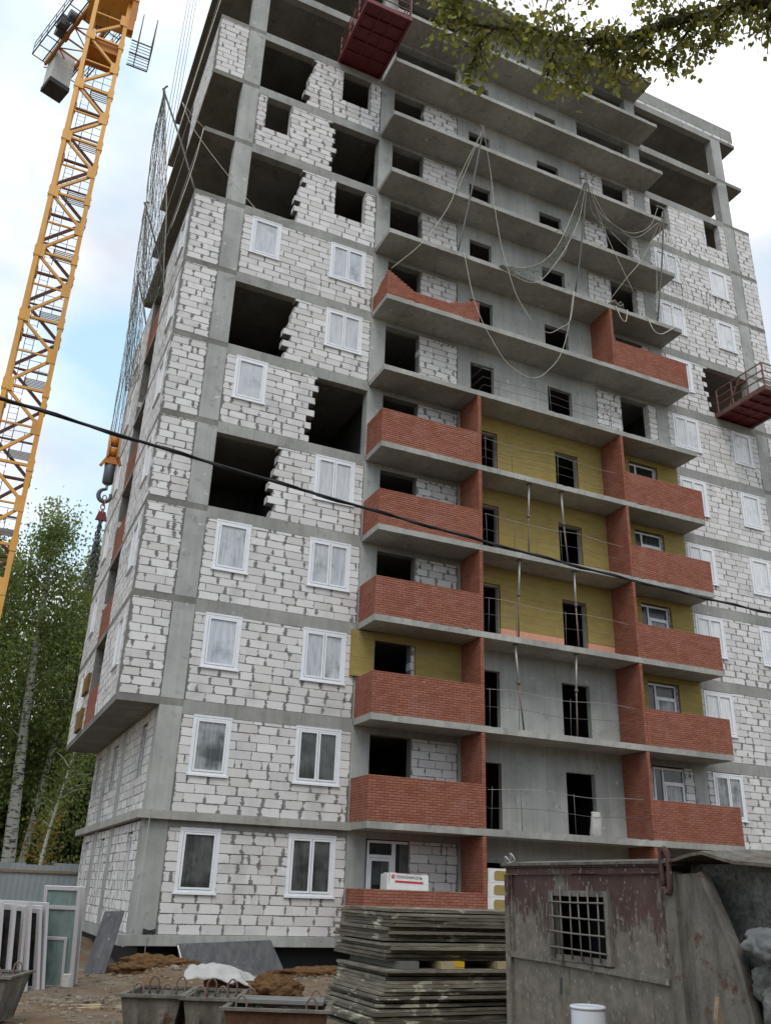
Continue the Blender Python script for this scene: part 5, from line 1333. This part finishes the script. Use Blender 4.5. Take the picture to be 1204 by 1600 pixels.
# hardened mortar filling the torn end
rs = []; N1, N2 = 40, 30
for j in range(N2):
    for i in range(N1):
        u, v = i/(N1-1), j/(N2-1)
        x = 2.42 + 1.35*u; z = ZB + 1.86*v
        y = .17 + .02*u - .22*(1-v)**1.5*u + .10*mnoise.noise((x*3, z*3, 2)) + .04*mnoise.noise((x*9, z*9, 5))
        rs.append((x, y, z - .0*u))
o = MB().add(rs, [(j*N1+i, j*N1+i+1, (j+1)*N1+i+1, (j+1)*N1+i) for j in range(N2-1) for i in range(N1-1)]).build('mortar_lining', 'residue', wg)
for i, (x, y, z, sx, sz) in enumerate(((3.16, .06, 1.33, .12, .10), (3.34, -.02, 1.32, .14, .12), (3.20, .05, 1.06, .09, .14), (3.38, -.04, .90, .17, .18))):
    mwv = wg.matrix_basis @ Vector((x, y, z))
    o = blob('bag', 'residue' if i > 1 else 'cement_bag', None, sx, .15, sz, 20+i, .30, 4, 1.9, mwv, flat=False)
    tag(o, ['pale grey cement bag wedged in the torn wagon end, upper left', 'pale grey cement bag wedged in the torn wagon end, upper right', 'hard grey lump of mortar below the two cement bags', 'large grey lump of mortar lowest in the torn wagon end'][i], 'bag', 'bags and lumps in the torn wagon end')
mwv = wg.matrix_basis @ Vector((3.32, .22, 0.0))
o = MB().add([(x_*.42, y_*.2, z_) for x_, y_, z_ in ((-1,-1,0),(1,-1,0),(1,1,0),(-1,1,0),(-.6,-.5,.72),(.6,-.5,.72),(.6,.6,.72),(-.6,.6,.72))], [(3,2,1,0),(4,5,6,7),(0,1,5,4),(1,2,6,5),(2,3,7,6),(3,0,4,7)]).build('mortar_mound', 'residue', wg, (3.32, .30, ZB))
for x in (.35, 2.0): wl(MB().box(x-.06, x+.06, .1, 1.7, -.06, ZB), 'skid', 'rusty')
MB().tube(smooth_pts([(-.02, -.02, 1.88), (.02, -.06, 1.97), (.07, -.03, 1.92), (.1, -.05, 2.0), (.13, -.02, 1.93), (.03, -.05, 1.90)], 4), .010, 5).build('wire_tie', 'zinc', wg)
wl(MB().bar((.86, -.05, .78), (.87, -.05, .92), .02), 'nail', 'steel_dark')
br = thing('plastic_barrel', 'white plastic barrel standing before the rusty wagon', 'barrel', (-0.06, -18.10, g(-.06,-18.1)))
MB().tube([(0,0,0), (0,0,.03), (0,0,.45), (0,0,.78), (.0,0,.815)], [.12, .14, .145, .14, .135], 20, cap=False).build('shell', 'barrel', br)
MB().tube([(0,0,.80), (0,0,.812)], .130, 20).build('lid', 'barrel', br)
MB().tube([(  .137*math.cos(t*2*math.pi/20), .137*math.sin(t*2*math.pi/20), .805) for t in range(20)], .014, 6, closed=True).build('rim', 'barrel', br)
o = thing('wooden_stake', 'splintered brown stake standing before the torn wagon end', 'stake', (.085, -19.44, g(.08,-19.4))); MB().prism([(-.03, 0), (.03, 0), (.03, .72), (.008, .94), (-.03, .80)], -.02, .02, lambda a, b_, c: (a, c, b_)).build('stick', 'wood', o)

# ---------------------------------------------------------------- trees
def leaves_mesh(name, centers, size, mat, droop=0.3, seed=1, aspect=0.7):
    r = np.random.default_rng(seed); n = len(centers); c = np.asarray(centers)
    nrm = r.normal(size=(n, 3)); nrm[:, 2] = np.abs(nrm[:, 2])*0.6; nrm /= np.linalg.norm(nrm, axis=1)[:, None]
    t = r.normal(size=(n, 3)); t[:, 2] -= droop*3; t -= nrm*(t*nrm).sum(1)[:, None]; t /= np.linalg.norm(t, axis=1)[:, None]
    b = np.cross(nrm, t); s = size*r.uniform(.65, 1.35, size=(n, 1))
    V = np.empty((n, 4, 3)); V[:, 0] = c - t*s; V[:, 1] = c - t*s*.1 + b*s*aspect; V[:, 2] = c + t*s; V[:, 3] = c - t*s*.1 - b*s*aspect
    me = bpy.data.meshes.new(name); me.vertices.add(n*4); me.vertices.foreach_set('co', V.ravel())
    me.loops.add(n*4); me.loops.foreach_set('vertex_index', np.arange(n*4, dtype=np.int32))
    me.polygons.add(n); me.polygons.foreach_set('loop_start', np.arange(0, n*4, 4, dtype=np.int32)); me.polygons.foreach_set('loop_total', np.full(n, 4, dtype=np.int32))
    me.update(); me.materials.append(M[mat]); return me
TG = 'trees behind the fence'
def tree(loc, h, crown_r, nleaf, label, bark='birch', leaf='leaf_birch', lean_=(0,0), base=0.22, tr=.2, size=.13, seed=1, name='birch_tree', droop=.8, conical=False, clear=0):
    rr = random.Random(seed); r = np.random.default_rng(seed)
    t = thing(name, label, 'tree', loc, group=TG)
    top_ = Vector((lean_[0], lean_[1], h))
    P = lambda q: Vector((top_.x*q**1.2 + .25*math.sin(q*5+seed)*q, top_.y*q + .2*math.sin(q*4+seed*2)*q, h*q))
    MB().tube([P(i/12) for i in range(13)], [max(.02, tr*(1-.9*i/12)) for i in range(13)], 10).build('trunk', bark, t)
    C_ = []; nb = 34 if not conical else 46
    for i in range(nb):
        q = base + (1-base)*(i+rr.random())/nb; p0 = P(q*.96)
        a = rr.uniform(0, 6.283)
        if conical: L_ = crown_r*(1-q)*1.15+.25; up_ = -.15
        else: L_ = crown_r*(.35+.75*math.sin(min(1, (q-base)/(1-base)+.15)*math.pi)**.8)*rr.uniform(.6, 1.1); up_ = rr.uniform(.25, .8)
        e = p0 + Vector((math.cos(a)*L_, math.sin(a)*L_, L_*up_))
        mid = (p0+e)/2 + Vector((0, 0, .1*L_))
        if i % 2 == 0 or conical: MB().tube([p0, mid, e], [max(.012, tr*.28*(1-q)+.012), .015, .006], 5, cap=False).build('branch', bark, t)
        k = int(nleaf/nb); s = r.random(k)**.75
        pts = np.outer((1-s)**2, p0) + np.outer(2*s*(1-s), mid) + np.outer(s**2, e)
        spread = .14*crown_r*(.4+s)
        pts += r.normal(size=(k, 3))*spread[:, None]
        # hanging twigs: clumps along drooping strings
        hang = rr.randint(5, 9)
        lab = r.integers(0, hang, k); offs = r.normal(size=(hang, 3))*crown_r*.16
        pts += offs[lab]; pts[:, 2] -= droop*r.random(k)**1.4*crown_r*.42*(.3+s)
        C_.append(pts)
    C_ = np.concatenate(C_); C_ = C_[C_[:, 2] > .6]
    if clear:      # sparse inner crown: the trunk stays in view up to this height
        tx = np.array([P(max(0, min(1, z_/h))).x for z_ in C_[:, 2]])
        keep = ~((C_[:, 2] < clear) & (np.abs(C_[:, 0] - tx + .05) < .42) & (r.random(len(C_)) < .93))
        C_ = C_[keep]
    ob('crown', leaves_mesh('crown', C_, size, leaf, .35 if not conical else .5, seed, .62), t)
    return t
# the two birches with clear white trunks beside the building, more birches and spruces behind
tree((-2.55, 21.5, -.4), 21.0, 2.5, 13500, 'tall birch with the thickest white trunk by the building', seed=3, lean_=(-1.2, .4), base=.40, tr=.36, size=.088, clear=13)
tree((-2.2, 23.0, -.4), 20.0, 2.6, 11000, 'slender birch leaning right, just behind the thickest birch', seed=8, lean_=(2.2, .6), base=.42, tr=.2, size=.088, clear=11)
tree((-4.6, 23.5, -.4), 18.6, 2.7, 13000, 'birch left of the thickest birch, partly behind the crane mast', seed=12, lean_=(-.6, .2), base=.22, tr=.2, size=.092)
tree((-.6, 26.5, -.4), 20.6, 2.5, 11000, 'birch farthest right, its crown meeting the building edge', seed=15, lean_=(.4, .3), base=.32, tr=.17, size=.092)
tree((-7.2, 25.0, -.4), 18.0, 3.0, 13000, 'birch at the left edge of the picture behind the crane', seed=19, lean_=(-.4, .2), base=.15, tr=.2, size=.10)
tree((-3.4, 27.5, -.4), 15.2, 2.9, 12500, 'bushy low birch filling the gap behind the white trunks', seed=23, lean_=(.3, 0), base=.12, tr=.16, size=.10)
tree((-6.0, 20.5, -.4), 18.5, 2.9, 13000, 'full leafed birch at the picture edge, nearest the crane mast', seed=33, lean_=(-.2, .2), base=.12, tr=.2, size=.092)
tree((-1.0, 24.0, -.4), 14.5, 2.3, 11000, 'low leafy birch between the white trunks and the building', seed=36, lean_=(.3, .2), base=.1, tr=.13, size=.092)
tree((-1.5, 19.6, -.4), 9.5, 1.2, 700, 'thin bare stemmed birch just behind the fence by the building', seed=29, lean_=(.7, .2), base=.45, tr=.11, size=.09)
tree((-1.2, 21.0, -.4), 5.2, 1.2, 700, 'young yellowing birch low behind the fence', leaf='leaf_yellow', seed=27, base=.25, tr=.05, size=.08)
for i, (x, y, h_, cr) in enumerate(((-1.6, 27.5, 11.0, 2.5), (-5.8, 29, 12.0, 2.8), (.9, 29.0, 12.5, 2.8), (-9.5, 28.5, 12, 3.0))):
    tree((x, y, -.4), h_, cr, 9000, ['dark spruce right behind the white birch trunks', 'dark spruce left behind the crane mast', 'dark spruce hidden nearest the building corner', 'dark spruce at the far left behind the fence'][i], 'bark', 'leaf_dark', seed=40+i, base=.08, tr=.2, size=.17, name='spruce_tree', droop=.5, conical=True)
# unseen tree belt added to dim the lower facade; then the wood behind
NB_ = 15000; shade_belt = np.column_stack([npr.uniform(-48, 44, NB_), npr.uniform(-44, -36, NB_), npr.random(NB_)**.9*15])
shade_belt = shade_belt[shade_belt[:, 2] < 10.5 + 3*np.sin(shade_belt[:, 0]*.55) + 1.5*np.sin(shade_belt[:, 0]*1.7+1)]
ob('forest', leaves_mesh('forest', shade_belt, .60, 'leaf_dark', .3, 6), kind='stuff')
N = 26000; wc = np.column_stack([npr.uniform(-30, 14, N), npr.uniform(34, 44, N), npr.random(N)**1.25*14])
hz = 9.0 + 3.5*np.sin(wc[:, 0]*.9) + 2*np.sin(wc[:, 0]*2.3+1)
wc = wc[wc[:, 2] < hz]
ob('forest', leaves_mesh('forest', wc, .32, 'leaf_dark', .3, 5), kind='stuff')

# ---- the birch that overhangs the photographer
ot = thing('overhanging_tree', 'leafy birch bough hanging into the picture from the upper right', 'tree', (-0.1, -23.3, g(-.1,-23.3)))
oz = g(-.1, -23.3); OV = Vector((-0.1, -23.3, oz))
MB().tube([(0,0,-.1), (.03,.02,1.5), (.0,.05,3.2), (-.05,.06,5.0), (-.05,.1,6.6), (.05,.15,9.0)], [.2, .17, .155, .14, .12, .07], 12).build('trunk', 'birch', ot)
def wp(*p): return Vector(p) - OV
limb_main = [(-.15, -23.24, 6.55), (-.95, -22.8, 6.80), (-1.51, -22.49, 6.80), (-1.87, -22.29, 6.72), (-2.14, -22.12, 6.64), (-2.31, -22.01, 6.56), (-2.57, -21.89, 6.55), (-2.80, -21.81, 6.59), (-3.06, -21.70, 6.60), (-3.32, -21.60, 6.64)]
limb_up = [(-.95, -22.8, 6.8), (-1.74, -22.47, 6.97), (-2.28, -22.2, 6.91), (-2.79, -21.96, 6.89), (-3.22, -21.74, 6.84), (-3.39, -21.64, 6.80)]
hangers = [[(-2.35,-21.99,6.54), (-2.3,-21.95,6.42), (-2.31,-21.89,6.33)],
           [(-3.06,-21.7,6.59), (-3.12,-21.62,6.49), (-3.13,-21.56,6.40)],
           [(-1.9,-22.27,6.70), (-1.98,-22.15,6.54), (-2.01,-22.08,6.43)],
           [(-2.64,-21.86,6.55), (-2.69,-21.79,6.44), (-2.68,-21.73,6.34)],
           [(-1.5,-22.48,6.76), (-1.5,-22.42,6.66)],
           [(-2.46,-21.94,6.54), (-2.52,-21.85,6.41), (-2.52,-21.8,6.32)],
           [(-2.18,-22.1,6.62), (-2.18,-22.02,6.47), (-2.2,-21.96,6.37)],
           [(-1.77,-22.35,6.74), (-1.81,-22.26,6.60), (-1.88,-22.17,6.51)]]
for q, r0 in [(limb_main, .044), (limb_up, .026)] + [(h, .012) for h in hangers]:
    pts = smooth_pts([wp(*p) for p in q], 5); MB().tube(pts, [max(.004, r0*(1-.85*i/(len(pts)-1))) for i in range(len(pts))], 8).build('limb', 'bark', ot)
tips = []; rr = random.Random(5)
twm = MB()
def twig(p, L_, dirv, n):
    d = Vector(dirv); pts = [Vector(p)]
    for i in range(6):
        d = (d + Vector((rr.uniform(-.35, .35), rr.uniform(-.35, .35), -.22))).normalized()
        pts.append(pts[-1] + d*L_/6)
    twm.tube([q - OV for q in pts], [.0045*(1-.8*i/6)+.0012 for i in range(7)], 4, cap=False)
    for _ in range(n):
        k = rr.random(); i = min(5, int(k*6)); q = pts[i].lerp(pts[i+1], k*6-i)
        tips.append(q + Vector((rr.gauss(0, .036), rr.gauss(0, .036), rr.gauss(0, .032)-.02)))
def along(q, t):
    pts = smooth_pts(q, 6); f_ = t*(len(pts)-1); i = min(len(pts)-2, int(f_)); return pts[i].lerp(pts[i+1], f_-i)
for i in range(150):
    t = .12 + .88*((i+rr.random())/150)**1.35
    p = along(limb_main, t); twig(p, rr.uniform(.12, .26), (rr.uniform(-.9, .6), rr.uniform(-.6, .9), rr.uniform(-.3, .9)), rr.randint(12, 24))
for i in range(80):
    p = along(limb_up, .1+.9*rr.random()); twig(p, rr.uniform(.15, .32), (rr.uniform(-1, .6), rr.uniform(-.6, .8), rr.uniform(-.4, .6)), rr.randint(12, 24))
for h, n_ in zip(hangers, (16, 14, 18, 12, 18, 10, 14, 18)):
    for i in range(n_):
        p = along(h, rr.random()**.8); twig(p, rr.uniform(.08, .18), (rr.uniform(-.8, .8), rr.uniform(-.8, .8), rr.uniform(-.4, .4)), rr.randint(7, 15))
twm.build('twigs', 'bark', ot)
tips_l = [q - OV for q in tips]
# the lowest hanging leaves are single leaves; the rest is foliage
lf = MB(); prof = [(0, 0), (.3, .34), (.52, .44), (.75, .30), (1.0, .0)]
lv = [(0, 0, 0)] + [(w_, .0 + .05*abs(w_), -z_) for z_, w_ in prof[1:-1]] + [(0, .02, -1)] + [(-w_, .05*abs(w_), -z_) for z_, w_ in prof[1:-1][::-1]]
lf.add([(a*1.0, b_, c_) for a, b_, c_ in lv], [(0, 1, 2, 3, 4), (4, 5, 6, 7, 0)]); leaf_me = lf.mesh('leaf', 'leaf_near', recalc=False)
idx = sorted(range(len(tips_l)), key=lambda i: (tips[i].z - 6.2)*1.0 + (tips[i]-CAM).length*.08 + rr.random()*.25)
for i in idx[:280]:
    o = ob('leaf', leaf_me, ot, tips_l[i], rot=(rr.gauss(0, .6), rr.gauss(0, .6), rr.uniform(0, 6.28))); s_ = rr.uniform(.032, .050); o.scale = (s_, s_, s_)
ob('foliage', leaves_mesh('foliage', np.array([tuple(tips_l[i]) for i in idx[280:]]), .022, 'leaf_near', .5, 77, .72), ot, kind='stuff')
print('cells', len(CELLS), 'bricks', len(BR), 'leaves', len(tips))
